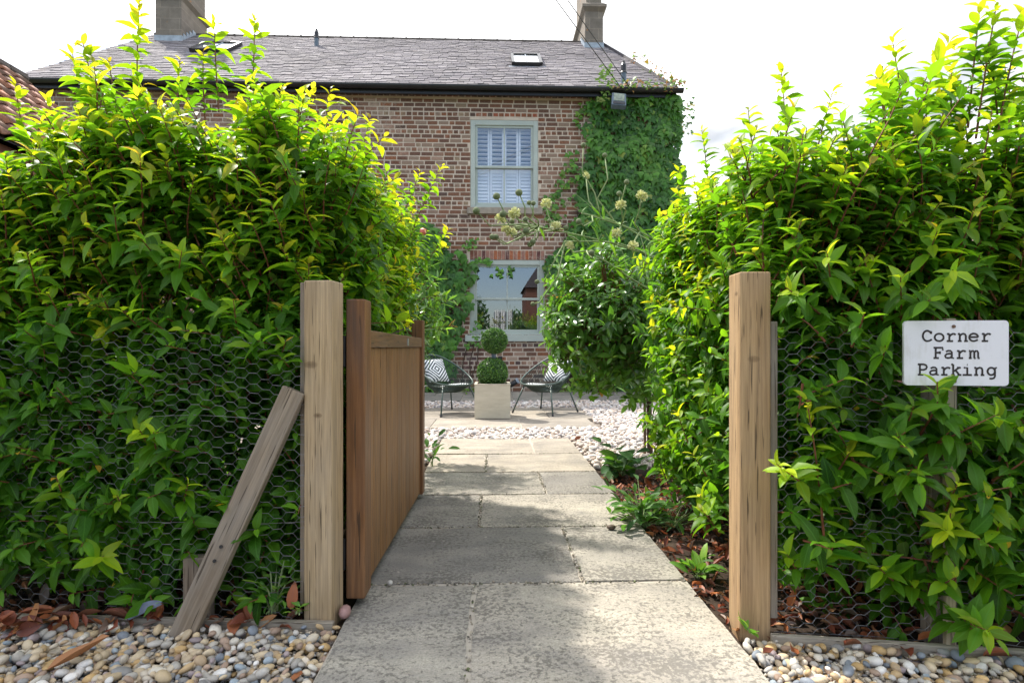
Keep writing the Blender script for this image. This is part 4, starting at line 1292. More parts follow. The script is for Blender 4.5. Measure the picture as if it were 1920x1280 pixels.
cushion("square black and white diamond-striped cushion on the chair by the standard tree", PR, 'back')
cushion("flat striped seat pad on the chair by the standard tree", PR, 'seat')
cushion("square black and white diamond-striped cushion on the chair behind the gate", PL, 'back')
cushion("flat striped seat pad on the chair behind the gate", PL, 'seat')

pc = Vector((.010, 8.04, 0.004)); hw = .245; ph = .46
pl = thing("planter", "square cream cast-stone planter between the two string chairs", "planter", pc)
q = MB()
for k in range(3):
    e = .0015 if k % 2 else 0
    z0, z1 = ph * k / 3 + .0004, ph * (k + 1) / 3 - .0004
    for (x0, x1, y0, y1) in ((-hw, hw, -hw, -hw + .03), (-hw, hw, hw - .03, hw), (-hw, -hw + .03, -hw + .03, hw - .03), (hw - .03, hw, -hw + .03, hw - .03)):
        q.bx(pc[0] + x0 - (e if x0 == -hw else 0), pc[0] + x1 + (e if x1 == hw else 0), pc[1] + y0 - (e if y0 == -hw else 0), pc[1] + y1, pc[2] + z0, pc[2] + z1)
q.bx(pc[0] - hw + .004, pc[0] + hw - .004, pc[1] - hw + .004, pc[1] + hw - .004, pc[2], pc[2] + .02)
q.build("planter_body", M['cast'], pl)
q = MB()
for (x0, x1, y0, y1) in ((-hw - .004, hw + .004, -hw - .004, -hw + .035), (-hw - .004, hw + .004, hw - .035, hw + .004), (-hw - .004, -hw + .035, -hw + .035, hw - .035), (hw - .035, hw + .004, -hw + .035, hw - .035)):
    q.bx(pc[0] + x0, pc[0] + x1, pc[1] + y0, pc[1] + y1, pc[2] + ph - .002, pc[2] + ph + .012)
q.build("rim", M['cast'], pl)
q = MB(); q.bx(pc[0] - hw + .03, pc[0] + hw - .03, pc[1] - hw + .03, pc[1] + hw - .03, pc[2] + .36, pc[2] + ph - .05); q.build("compost", M['soil'], pl)
tp = thing("topiary_plant", "clipped box topiary of two balls one above the other in the cream planter", "topiary", (pc[0], pc[1], .41))
q = MB(); q.tube([(pc[0], pc[1], .40), (pc[0] + .01, pc[1], .7), (pc[0] + .03, pc[1], 1.1)], .018, 8); q.build("stem", M['bark'], tp)
q = MB(); q.tube([(pc[0] + .015, pc[1], .815), (pc[0] + .02, pc[1], .905)], .032, 8); q.build("tie", M['pipe'], tp)
for (dx, z, r) in ((0, .620, .205), (.03, 1.070, .172)):
    q = MB(); q.add(ICO1 * r * .93 + np.array((pc[0] + dx, pc[1], z)), [tuple(f) for f in ICO1F], (0.0, .3, 0))
    core = q.build("clipped_ball", M['box'], tp, smooth=True)
    lv = Leaves(); n = 5200
    d = unit(rng.normal(0, 1, (n, 3)))
    rr = r * (.95 + .07 * rng.random(n))
    lv.add(np.array((pc[0] + dx, pc[1], z)) + d * rr[:, None], unit(d * .6 + rng.normal(0, .7, (n, 3))), unit(d + rng.normal(0, .4, (n, 3))), .024 * (.7 + .6 * rng.random(n)), 'tiny', np.clip(rng.random(n) ** 2.2, 0, 1))
    lv.emit(core, M['box'], 0)

# ================================================================== GATE, POSTS, FENCES
def Rz(a): return Matrix.Rotation(a, 3, 'Z')
# post by the gate
def post(name, label, c, w, h, rotz, mat, batten, bmat):
    p = thing(name, label, "post", (c[0], c[1], 0), "timber gateposts")
    R = Rz(rotz)
    q = MB(); q.box((c[0], c[1], h / 2 - .05), (w, w, h + .1), R)
    q.build("shaft", mat, p, bevel=.006)
    (dx, dy, bw, bd, z0, z1) = batten
    q = MB(); cc = Vector((c[0], c[1], 0)) + R @ Vector((dx, dy, 0))
    q.box((cc[0], cc[1], (z0 + z1) / 2), (bw, bd, z1 - z0), R)
    q.build("batten", bmat, p, bevel=.003)
    return p, R
lm = wood_mat("weathered_post_wood", (.53, .385, .225), (.37, .255, .14), 'Z', .25, knots=((-.66, 2.08, W(596, 684, 2.06)[2], .030), (-.63, 2.08, W(610, 780, 2.06)[2], .018)))
rmt = wood_mat("fresh_post_wood", (.52, .35, .185), (.37, .225, .11), 'Z', .12, knots=((W(1418, 673, 1.93)[0], 1.93, W(1418, 673, 1.93)[2], .028), (W(1382, 551, 1.98)[0], 1.98, W(1382, 551, 1.98)[2], .016)))
gm = wood_mat("grey_batten_wood", (.38, .30, .22), (.26, .195, .14), 'Z', .4)
pcL = Vector((-.622, 2.135, 0)); pcR = Vector((.918, 1.998, 0))
post("gatepost", "weathered grey-brown square gatepost beside the open gate", pcL, .106, 1.237, math.radians(-9), lm, (-.0665, -.006, .024, .05, .05, 1.232), gm)
post("gatepost", "golden-brown square gatepost at the edge of the soil bed, knot on its face", pcR, .108, 1.257, math.radians(-3), rmt, (.068, -.02, .026, .05, .05, 1.085), gm)

# gate: opened inwards, leaf running away along the path
gt = thing("timber_gate", "brown boarded timber gate standing open along the path", "gate", (-.52, 2.2, 0))
ga = Vector((-.520, 2.19, 0)); gb = Vector((-.481, 3.80, 0))
gd = (gb - ga).normalized(); gn = Vector((gd.y, -gd.x, 0)); gl = (gb - ga).length
GR = Matrix([[gn.x, gd.x, 0], [gn.y, gd.y, 0], [0, 0, 1]])
def gbox(q, n0, n1, d0, d1, z0, z1):
    q.box(ga + gn * ((n0 + n1) / 2) + gd * ((d0 + d1) / 2) + Vector((0, 0, (z0 + z1) / 2)), (n1 - n0, d1 - d0, z1 - z0), GR)
sm = wood_mat("stained_gate_wood", (.265, .125, .048), (.165, .072, .028), 'Z', .10, rough=.5, stain=(.07, .05, .042), rings=45)
bm_ = wood_mat("boarded_gate_wood", (.36, .18, .062), (.23, .105, .036), 'Z', .10, rough=.55, rings=35)
rm_ = wood_mat("gate_rail_wood", (.28, .15, .062), (.19, .10, .045), 'Y', .12, rough=.55)
q = MB(); gbox(q, -.036, .036, 0, .105, .035, 1.178); q.build("stile", sm, gt, bevel=.005)
q = MB(); gbox(q, -.036, .036, gl - .09, gl, .035, 1.166); q.build("stile", sm, gt, bevel=.005)
q = MB()
d0, d1 = .105, gl - .09
c0, c1 = ga + gd * d0, ga + gd * d1
def rail_quad(zt0, zt1, zb, nn0, nn1):
    vs = []
    for nn in (nn0, nn1):
        vs += [c0 + gn * nn + Vector((0, 0, zb)), c1 + gn * nn + Vector((0, 0, zb)), c1 + gn * nn + Vector((0, 0, zt1)), c0 + gn * nn + Vector((0, 0, zt0))]
    return vs, [(4, 5, 6, 7), (3, 2, 1, 0), (0, 1, 5, 4), (7, 6, 2, 3), (1, 2, 6, 5), (4, 7, 3, 0)]
q.add(*rail_quad(1.062, 1.050, .992, -.03, .030)); q.build("rail", rm_, gt, bevel=.004)
q = MB(); q.add(*rail_quad(.115, .115, .05, -.03, -.004)); q.build("rail", rm_, gt)
nb = 11
for k in range(nb):
    a = d0 + (d1 - d0) * k / nb; b = d0 + (d1 - d0) * (k + 1) / nb
    q = MB(); gbox(q, -.002, .016 + random.uniform(0, .0015), a + .0022, b - .0022, .045, .9915)
    q.build("board", bm_, gt, bevel=.003)
q = MB(); q.box(ga + gd * (.105 + (d1 - d0) * .62) + gn * .032 + Vector((0, 0, 1.02)), (.006, .03, .04), GR); q.build("latch_plate", M['steel'], gt)
for z in (.98, .20):
    q = MB(); q.tube([ga + gd * .02 + gn * -.048 + Vector((0, 0, z - .06)), ga + gd * .02 + gn * -.048 + Vector((0, 0, z + .06))], .008, 8)
    gbox(q, -.05, -.036, .03, .09, z - .05, z + .05)
    q.build("hinge", M['iron'], gt)

# diagonal brace and its peg
dark_w = wood_mat("brace_wood", (.31, .245, .175), (.19, .14, .095), 'Z', .4, knots=((-1.0, 1.93, .22, .03),))
a = W(547, 745, 2.10); b = G(356, 1158, -.02); b = Vector((W(350, 1150, 2.06)[0], 2.050, -.005))
d = (a - b); L = d.length; d.normalize()
yv = Vector((0.10, 1, 0)); yv = (yv - d * yv.dot(d)).normalized(); xv = yv.cross(d).normalized()
BRm = Matrix([[xv.x, yv.x, d.x], [xv.y, yv.y, d.y], [xv.z, yv.z, d.z]])
br = thing("timber_brace", "weathered timber strut leaning diagonally against the gatepost", "brace", b)
q = MB(); q.box((0, 0, 0), (.086, .04, L + .06))
o = q.build("strut", dark_w, br, bevel=.004, wloc=(a + b) / 2)
o.rotation_euler = BRm.to_euler()
for f in (.30, .36):
    q = MB(); p = b + d * (L * f) - yv * .0215
    q.tube([p, p - yv * .004], .006, 8); q.build("screw", M['iron'], br)
pg = thing("timber_peg", "short square timber peg behind the foot of the strut", "peg", (W(372, 1150, 2.06)[0], 2.06, 0))
p = W(372, 1150, 2.055); q = MB(); q.box((p[0] - .035, 2.128, .09), (.092, .05, .28), Rz(.03)); q.build("peg_body", wood_mat("peg_wood", (.27, .20, .14), (.17, .12, .085), 'Z', .4), pg, bevel=.004)

# gravel edging boards
for (x0, x1, fn, lab) in ((-3.4, -.565, fenceL, "grey timber edging board under the netting beside the gate"), (.955, 3.5, fenceR, "grey timber edging board under the netting below the sign")):
    y0, y1 = fn(x0) - .03, fn(x1) - .03
    a, b = Vector((x0, y0, 0)), Vector((x1, y1, 0)); dd_ = (b - a)
    q = MB(); q.box((a + b) / 2 + Vector((0, 0, -.03)), (dd_.length, .022, .09), Rz(math.atan2(dd_.y, dd_.x)))
    o = q.build("edging_board", wood_mat("edging_wood", (.40, .345, .27), (.28, .235, .18), 'X', .4) if fn is fenceL else bpy.data.materials["edging_wood"], bevel=.003)
    tag(o, lab, "edging board", "timber edging boards")

# hexagonal wire netting
def netting(label, x0, x1, fn, off, ztop, seed):
    root = thing("wire_netting", label, "netting", ((x0 + x1) / 2, fn((x0 + x1) / 2), 0), "wire netting fences")
    cw, chh, flat = .0445, .0375, .0275
    q = MB()
    def wp(x, z):
        n1 = mnoise.noise(Vector((x * 2.2, z * 2.2, seed))); n2 = mnoise.noise(Vector((x * 2.2, z * 2.2, seed + 9))); n3 = mnoise.noise(Vector((x * 1.3, z * 1.3, seed + 17)))
        n4 = mnoise.noise(Vector((x * 26, z * 26, seed + 3))); n5 = mnoise.noise(Vector((x * 26, z * 26, seed + 5)))
        xx = x + .030 * n1 + .005 * n4
        return Vector((xx, fn(xx) + off + .020 * n3, z + .032 * n2 + .0045 * n5))
    nc = int((x1 - x0) / cw); nr_ = int((ztop - .0) / chh)
    for i in range(nc):
        for j in range(nr_):
            xc = x0 + cw * (i + .5); zc = .0 + chh * (j + (.5 if i % 2 else 0))
            # twisted level strand at the bottom of this cell, and its two rising sides
            a, b = wp(xc - flat / 2, zc), wp(xc + flat / 2, zc)
            q.tube([a, b], .0013, 4, caps=False)
            if i > 0 and zc + chh / 2 < ztop: q.tube([a, wp(xc - cw + flat / 2, zc + chh / 2)], .0008, 3, caps=False)
            if i < nc - 1 and zc + chh / 2 < ztop: q.tube([b, wp(xc + cw - flat / 2, zc + chh / 2)], .0008, 3, caps=False)
    o = q.build("hexagon_mesh", M['wire'], root); tag(o, kind='stuff')
    for z in (.0, .36, .73):
        q = MB(); q.tube([wp(x0 + (x1 - x0) * k / 40, z) + Vector((0, -.001, 0)) for k in range(41)], .0009, 4); q.build("line_wire", M['wire'], root)
netting("hexagonal wire netting stretched from the gatepost beside the open gate", -3.3, -.665, fenceL, 0.0, 1.075, 3.0)
netting("hexagonal wire netting stretched from the golden gatepost past the sign", .985, 3.3, fenceR, 0.02, 1.065, 40.0)

# sign
def along_fence(px, t0=1.0, off=-.05):
    lo, hi = .5, 4.0
    for _ in range(50):
        m = (lo + hi) / 2
        if proj(Vector((m, fenceR(m) + off, 1)))[0] < px: lo = m
        else: hi = m
    return lo
sx0, sx1 = along_fence(1694), along_fence(1890)
e = Vector((1, -.168, 0)).normalized()
S0 = Vector((sx0, fenceR(sx0) - .05, 0)); sw = (Vector((sx1, fenceR(sx1) - .05, 0)) - S0).length
tc_ = proj(S0 + e * sw / 2 + Vector((0, 0, 1)))[2]
z1_, z0_ = 1 + (CY - 601) / F * tc_, 1 + (CY - 722.5) / F * tc_
sg = thing("parking_sign", "white rectangular parking sign reading Corner Farm Parking on a slim post", "sign", (S0 + e * sw / 2))
nrm = Vector((e.y, -e.x, 0))           # towards the viewer
def SP(a, b, out=0.0): return S0 + e * (a * sw) + Vector((0, 0, z1_ + (z0_ - z1_) * b)) + nrm * out
# rounded panel
q = MB(); hh = z1_ - z0_; r = .012; prof = []
for (cx_, cz_, a0) in ((sw - r, hh - r, 0), (r, hh - r, 90), (r, r, 180), (sw - r, r, 270)):
    for k in range(5):
        aa = math.radians(a0 + 22.5 * k); prof.append((cx_ + r * math.cos(aa), cz_ + r * math.sin(aa)))
vs = [S0 + e * x + Vector((0, 0, z0_ + z)) + nrm * .004 for x, z in prof] + [S0 + e * x + Vector((0, 0, z0_ + z)) - nrm * .006 for x, z in prof]
m = len(prof)
q.add(vs, [tuple(range(m)), tuple(range(2 * m - 1, m - 1, -1))] + [((i + 1) % m, i, m + i, m + (i + 1) % m) for i in range(m)])
q.build("panel", M['sign'], sg)
GL = {}
arc = lambda cx, cy, rx, ry, a0, a1, n=14: [(cx + rx * math.cos(math.radians(a0 + (a1 - a0) * i / n)), cy + ry * math.sin(math.radians(a0 + (a1 - a0) * i / n))) for i in range(n + 1)]
GL['C'] = [[(.36, .96), (.36, .70)], [(.36, .74), (.24, .92), (.04, 1.0)] + arc(0, .5, .42, .5, 92, 268, 14)[0:] + [(.2, .03), (.42, .17)]]
GL['o'] = [arc(0, .36, .42, .36, 0, 360, 20)]
GL['r'] = [[(-.16, 0), (-.16, .7)], [(-.38, .69), (-.16, .69)], [(-.40, 0), (.18, 0)], [(-.16, .42), (-.02, .60), (.16, .70), (.32, .69), (.42, .60)]]
GL['n'] = [[(-.28, 0), (-.28, .7)], [(-.46, .69), (-.28, .69)], [(-.46, 0), (-.12, 0)], [(-.28, .48), (-.14, .65), (.04, .71), (.2, .66), (.28, .5), (.28, 0)], [(.13, 0), (.46, 0)]]
GL['e'] = [[(-.40, .38), (.41, .38)], [(.41, .38)] + arc(0, .36, .41, .36, 5, 300, 18) + [(.38, .12)]]
GL['F'] = [[(-.24, 0), (-.24, 1)], [(-.44, 1), (.42, 1), (.42, .74)], [(-.24, .52), (.16, .52)], [(.16, .65), (.16, .39)], [(-.44, 0), (.05, 0)]]
GL['a'] = [[(-.30, .62), (-.1, .71), (.1, .7), (.24, .58), (.25, 0), (.44, 0)], [(.25, .40), (0, .43), (-.25, .38), (-.39, .22), (-.32, .05), (-.12, 0), (.08, .04), (.25, .17)]]
GL['m'] = [[(-.36, 0), (-.36, .7)], [(-.5, .69), (-.36, .69)], [(-.5, 0), (-.25, 0)], [(-.36, .52), (-.24, .68), (-.1, .70), (0, .56), (0, 0)], [(0, .54), (.13, .69), (.27, .69), (.36, .54), (.36, 0)], [(0, 0), (.11, 0)], [(.36, 0), (.49, 0)]]
GL['P'] = [[(-.24, 0), (-.24, 1)], [(-.44, 1), (.12, 1), (.34, .92), (.42, .74), (.34, .56), (.12, .47), (-.24, .47)], [(-.44, 0), (.08, 0)]]
GL['k'] = [[(-.28, 0), (-.28, 1)], [(-.46, 1), (-.28, 1)], [(-.28, .3), (.26, .69)], [(.08, .69), (.42, .69)], [(-.06, .45), (.28, 0)], [(.12, 0), (.47, 0)], [(-.46, 0), (-.14, 0)]]
GL['i'] = [[(0, 0), (0, .69), (-.32, .69)], [(-.42, 0), (.42, 0)], [(-.02, .97), (.02, .97)]]
GL['g'] = [arc(-.06, .36, .34, .35, 0, 360, 18), [(.46, .69), (.28, .69), (.28, -.12), (.18, -.29), (-.02, -.34), (-.22, -.32)]]
Y0s, X0s, XW, YH = 183.0, 247.0, 901.0, 562.0
def word(text, xs, base, cap=90.0, cw=92.0):
    for ch, xc in zip(text, xs):
        q = MB()
        for st_ in GL[ch]:
            pts = [SP((xc + x * cw - X0s) / XW, (base - y * cap - Y0s) / YH, 0) for x, y in st_]
            q.tube(pts, .0031, 8)
        # flatten the strokes to a thin raised print
        vv = []
        for v_ in q.v:
            v_ = Vector(v_); o_ = (v_ - S0).dot(nrm)
            vv.append(tuple(v_ - nrm * o_ + nrm * (.0046 + o_ * .2)))
        q.v = vv
        q.build("letter", M['ink'], sg)
word("Corner", (450, 553, 656, 757, 850, 955), 360)
word("Farm", (545, 640, 742, 855), 507)
word("Parking", (408, 508, 608, 700, 795, 898, 1005), 652)
for (a, b) in ((.478, .09), (.486, .935)):
    p = SP(a, b, .004); q = MB(); q.tube([p, p + nrm * .003], .0055, 10); q.build("screw", M['rust'], sg)
p0 = SP(.50, .5, -.02); wide = .03
q = MB(); q.box((p0[0] + .004, p0[1] + .012, .52), (.030, .022, 1.14), Rz(-.166)); q.build("sign_post", wood_mat("sign_post_wood", (.50, .40, .29), (.36, .27, .18), 'Z', .4), sg, bevel=.003)
# split stake behind the netting
stx = along_fence(1772, off=.05)
sk = thing("timber_stake", "rough split timber stake behind the netting under the sign", "stake", (stx, fenceR(stx) + .07, 0))
q = MB()
for dx, w_ in ((-.026, .046), (.024, .040)):
    q.box((stx + dx, fenceR(stx) + .075, .50), (w_, .06, 1.06), Rz(-.1), taper=.96)
q.build("stake_body", wood_mat("split_stake_wood", (.34, .26, .20), (.21, .15, .11), 'Z', .45), sk, bevel=.006)

# ================================================================== HEDGES
def hedge(root, shoots, features, fillboxes, stems, ll, nsingle):
    lv, tw, wood = Leaves(), MB(), MB()
    for (x0, x1, y0, y1, z0, z1, dvec, jit, L0, L1, n, young) in shoots:
        for _ in range(n):
            b = (random.uniform(x0, x1), random.uniform(y0, y1), random.uniform(z0, z1))
            if b[2] > 1.2 and b[0] < -1.75: b = (b[0], b[1], b[2] - min(.34, (-1.75 - b[0]) * 1.2))
            d = [dvec[i] + random.gauss(0, jit) for i in range(3)]
            if b[1] < 2.32 and b[0] > 1:
                qx, qy, _q = proj(Vector(b) + Vector(d).normalized() * L1 * .8)
                if 1640 < qx < 1930 and 545 < qy < 745: continue
            L = random.uniform(L0, L1)
            shoot(lv, tw, b, d, L, int(L * 54) + 4, ll, young=young * random.uniform(.25, 1.1), bend=.18)
    for (bx_, by_, tx_, ty_, Yb, Yt, young) in features:
        a, t_ = W(bx_, by_, Yb), W(tx_, ty_, Yt)
        dv_ = t_ - a
        shoot(lv, tw, a, dv_, dv_.length, int(dv_.length * 60) + 5, ll * .90, young=young, bend=.06, r0=.0045)
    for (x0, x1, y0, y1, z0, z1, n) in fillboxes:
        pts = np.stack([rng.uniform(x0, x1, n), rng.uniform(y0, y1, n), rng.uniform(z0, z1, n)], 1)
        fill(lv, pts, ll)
    for (x, y, h) in stems:
        pts = [(x, y, -.04)]
        px_, py_ = x, y
        for k in range(1, 7):
            px_ += random.gauss(0, .05); py_ += random.gauss(0, .05)
            pts.append((px_, py_, h * k / 6))
        wood.tube(pts, [.02, .018, .016, .013, .011, .009, .006], 6)
        for k in range(2, 6):
            for _ in range(3):
                a = Vector(pts[k]); b = a + Vector((random.gauss(0, .18), random.gauss(-.05, .18), random.uniform(.12, .3)))
                wood.tube([a, (a + b) / 2 + Vector((random.gauss(0, .02), 0, .01)), b], [.008, .006, .004], 4)
    wood.build("trunk", M['bark'], root)
    o = tw.build("twigs", M['twig'], root); tag(o, kind='stuff')
    lv.prune([(-.70, -.55, 2.06, 2.21, 0, 1.26), (.85, 1.0, 1.95, 2.07, 0, 1.28), (-.57, -.44, 2.17, 3.83, 0, 1.09)])
    lv.emit(root, M['laurel'], nsingle)
    return lv

LL = .097
hl = thing("laurel_hedge", "tall bright laurel hedge behind the netting on the gate side", "hedge", (-1.5, 2.8, 0), "laurel hedges")
sh = [
    # x0, x1, y0, y1, z0, z1, dir, jitter, L, n, youth
    (-3.4, -.66, 2.26, 2.44, .16, 1.05, (0, -.75, .5), .38, .12, .24, 900, .42),
    (-3.4, -.68, 2.24, 2.40, .04, .45, (0, -.8, .45), .38, .12, .22, 230, .35),
    (-3.4, -.66, 2.32, 2.52, .95, 1.75, (0, -.42, .9), .32, .18, .34, 560, 1.3),
    (-3.4, -.62, 2.40, 2.75, 1.5, 1.85, (0, -.25, .95), .25, .2, .34, 230, 1.5),
    (-3.4, -.70, 2.70, 3.35, 1.45, 1.85, (0, -.05, 1), .22, .22, .36, 190, 1.5),
    (-1.0, -.74, 2.5, 4.3, .15, 1.1, (.8, -.15, .35), .35, .14, .24, 150, .5),
    (-.95, -.66, 2.5, 4.3, 1.0, 1.75, (.45, -.25, .85), .32, .18, .32, 320, 1.35),
    (-1.3, -.62, 2.9, 4.4, 1.45, 1.75, (.15, -.15, .95), .25, .2, .34, 150, 1.5),
    (-1.1, -.62, 2.7, 2.9, 1.1, 1.7, (.3, -.6, .6), .35, .18, .30, 60, 1.0),
]
ft = []
for (bx_, by_, tx_, ty_, Y) in ((262, 330, 240, 0, 2.6), (190, 250, 165, 78, 2.55), (180, 250, 125, 98, 2.6), (410, 210, 398, 38, 2.7), (470, 220, 484, 22, 2.75), (385, 230, 372, 92, 2.7), (225, 260, 205, 110, 2.6), (120, 300, 95, 185, 2.6), (60, 330, 20, 160, 2.5), (500, 300, 540, 160, 2.8), (545, 320, 585, 175, 2.8),
                               (330, 240, 330, 110, 2.7), (660, 380, 690, 222, 3.2), (640, 340, 640, 215, 3.2), (770, 440, 822, 305, 3.9), (745, 430, 790, 320, 3.9), (715, 430, 745, 330, 3.6), (780, 520, 848, 430, 4.1), (600, 330, 615, 235, 3.0), (760, 500, 835, 460, 4.0), (40, 420, 5, 340, 2.4), (290, 330, 305, 200, 2.6), (440, 320, 450, 190, 2.7), (130, 420, 150, 330, 2.4)):
    ft.append((bx_, by_, tx_, ty_, Y, Y, 1.15))
for (bx_, by_, tx_, ty_, Y, Y2) in ((300, 900, 285, 810, 2.22, 2.08), (130, 960, 105, 900, 2.22, 2.08), (250, 990, 215, 930, 2.25, 2.08), (340, 960, 352, 908, 2.2, 2.08), (150, 1070, 200, 1040, 2.2, 2.06), (290, 860, 262, 800, 2.25, 2.09), (520, 700, 530, 640, 2.2, 2.08), (450, 640, 430, 560, 2.25, 2.08), (330, 540, 340, 470, 2.3, 2.08), (70, 560, 60, 480, 2.3, 2.05)):
    ft.append((bx_, by_, tx_, ty_, Y, Y2, .9))
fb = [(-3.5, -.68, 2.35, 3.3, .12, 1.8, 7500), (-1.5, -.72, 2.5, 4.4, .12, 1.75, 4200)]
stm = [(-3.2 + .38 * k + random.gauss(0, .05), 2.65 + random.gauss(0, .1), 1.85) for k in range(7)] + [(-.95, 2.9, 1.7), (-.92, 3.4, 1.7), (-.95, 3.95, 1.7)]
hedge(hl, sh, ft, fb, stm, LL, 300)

hr = thing("laurel_hedge", "tall glossy laurel hedge around the parking sign", "hedge", (2.0, 2.5, 0), "laurel hedges")
sh = [
    (1.0, 3.4, 2.12, 2.3, .22, 1.05, (0, -.75, .45), .38, .12, .24, 820, .5),
    (1.02, 3.4, 2.04, 2.14, .02, .40, (0, -.8, .4), .38, .12, .22, 130, .35),
    (1.03, 2.2, 1.84, 1.92, .12, 1.02, (0, -.55, .5), .45, .10, .20, 62, .75),
    (1.35, 2.2, 1.80, 1.90, .05, .70, (0, -.55, .4), .45, .12, .22, 42, .7),
    (1.0, 3.4, 2.05, 2.30, 1.0, 1.6, (0, -.42, .9), .32, .18, .34, 500, 1.05),
    (1.02, 3.4, 2.15, 2.6, 1.35, 1.62, (0, -.2, .95), .25, .2, .36, 170, 1.2),
    (1.5, 2.7, 2.12, 2.5, 1.5, 1.85, (.03, -.1, 1), .16, .28, .46, 38, 1.1),
    (1.1, 3.4, 2.5, 3.1, 1.3, 1.65, (0, 0, 1), .22, .22, .38, 120, 1.2),
    (1.18, 1.36, 2.35, 3.9, .12, 1.15, (-.8, -.2, .35), .35, .14, .26, 240, .75),
    (1.18, 1.40, 2.3, 3.9, 1.05, 1.65, (-.45, -.25, .85), .32, .18, .32, 270, 1.15),
    (1.15, 1.9, 2.6, 3.9, 1.35, 1.65, (-.1, -.1, .95), .25, .2, .34, 130, 1.2),
    (1.25, 3.3, 1.98, 2.1, .15, .9, (0, -.9, .3), .35, .12, .2, 70, .5),
]
ft = []
for (bx_, by_, tx_, ty_, Y) in ((1480, 340, 1468, 122, 2.7), (1520, 340, 1552, 165, 2.6), (1700, 300, 1688, 68, 2.3), (1830, 260, 1862, 5, 2.2), (1870, 260, 1905, 20, 2.2), (1815, 240, 1835, 15, 2.25), (1420, 330, 1395, 205, 2.9), (1330, 380, 1322, 238, 3.2), (1625, 310, 1640, 190, 2.4), (1590, 330, 1580, 210, 2.5), (1750, 330, 1770, 150, 2.3), (1700, 240, 1745, 110, 2.4), (1290, 400, 1275, 310, 3.3), (1550, 340, 1545, 240, 2.6), (1660, 330, 1665, 230, 2.4), (1370, 360, 1365, 265, 3.0), (1890, 330, 1895, 190, 2.2), (1780, 260, 1790, 130, 2.3)):
    ft.append((bx_, by_, tx_, ty_, Y, Y, 1.0))
for (bx_, by_, tx_, ty_, Y, Y2, yg) in ((1545, 1010, 1530, 755, 1.93, 1.80, 1.1), (1540, 930, 1445, 868, 1.90, 1.78, 1.2), (1560, 900, 1600, 845, 1.92, 1.80, 1.1), (1770, 1080, 1780, 960, 1.90, 1.75, 1.25), (1700, 1110, 1640, 1060, 1.95, 1.80, .7), (1780, 1150, 1850, 1185, 1.90, 1.66, .8), (1720, 1120, 1800, 1080, 1.9, 1.74, .9), (1760, 1000, 1785, 900, 1.9, 1.74, 1.25), (1870, 1000, 1840, 930, 1.86, 1.70, .9), (1760, 800, 1758, 716, 1.85, 1.74, .9), (1690, 820, 1720, 760, 1.9, 1.74, .6),
                                     (1650, 700, 1660, 650, 1.95, 1.78, .5), (1540, 590, 1475, 540, 1.98, 1.82, .9), (1560, 560, 1555, 470, 2.0, 1.85, 1.0), (1690, 600, 1690, 520, 1.95, 1.78, .9), (1790, 560, 1795, 500, 1.95, 1.76, .9), (1900, 830, 1880, 780, 1.86, 1.7, .7), (1850, 1050, 1880, 990, 1.86, 1.7, .8), (1500, 760, 1540, 740, 1.98, 1.86, .6), (1720, 580, 1740, 560, 1.9, 1.76, .5),
                                     (1790, 1010, 1775, 990, 1.88, 1.72, 1.3), (1500, 1080, 1480, 1040, 1.98, 1.88, .7)):
    ft.append((bx_, by_, tx_, ty_, Y, Y2, yg))
for (bx_, by_, tx_, ty_, Y, yg) in ((1290, 700, 1262, 650, 3.2, 1.3), (1290, 830, 1268, 770, 2.9, 1.3), (1250, 900, 1225, 840, 3.3, 1.2), (1330, 900, 1300, 850, 2.6, 1.1), (1350, 1000, 1318, 955, 2.4, 1.1), (1260, 620, 1235, 580, 3.5, 1.0), (1300, 560, 1270, 500, 3.2, 1.0), (1340, 950, 1310, 930, 2.5, 1.2), (1240, 960, 1215, 930, 3.4, .8)):
    ft.append((bx_, by_, tx_, ty_, Y, Y, yg))
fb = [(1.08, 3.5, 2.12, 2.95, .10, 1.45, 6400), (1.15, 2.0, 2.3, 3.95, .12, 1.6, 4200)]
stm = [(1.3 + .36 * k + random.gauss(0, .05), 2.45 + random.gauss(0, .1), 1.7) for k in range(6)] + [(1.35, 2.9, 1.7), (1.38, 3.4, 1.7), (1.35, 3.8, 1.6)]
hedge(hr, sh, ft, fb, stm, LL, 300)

# ================================================================== SHRUBS AND SMALL PLANTS
def crown(root, c, rad, n, ll, tpl, mat, young, nsingle, box=None, dens=26, orange=.0, wmat='bark'):
    lv, tw = Leaves(), MB()
    for _ in range(n):
        d = unit(rng.normal(0, 1, 3))
        k = rng.random() ** .4
        b = np.array(c) + d * np.array(rad) * k * .72
        dd_ = d * np.array([1, 1, .6]) + np.array([0, 0, .35]) + rng.normal(0, .25, 3)
        L = random.uniform(.14, .26)
        shoot(lv, tw, b, dd_, L, int(L * dens) + 4, ll, young * random.uniform(.2, 1.1), tpl, .15, .004, droop=.1)
        if random.random() < orange:
            e_ = b + unit(dd_) * L
            lv.add(e_[None] + rng.normal(0, .01, (2, 3)), unit(rng.normal(0, .5, (2, 3)) + dd_), UP, ll * .6, tpl, 1.0)
        if random.random() < .5:
            tw.tube([np.array(c) + np.array([0, 0, -.3 * rad[2]]), (b + np.array(c)) / 2, b], [.011, .008, .005], 5)
    lv.emit(root, M[mat], nsingle, box=box)
    o = tw.build("twigs", M['twig'], root); tag(o, kind='stuff')
st = thing("standard_tree", "small clipped standard tree with glossy leathery leaves over the white pebbles", "tree", (1.43, 5.2, 0))
crown(st, (1.04, 5.0, 1.24), (.66, .52, .72), 360, .122, 'oval', 'glossy', .55, 200, orange=.02)
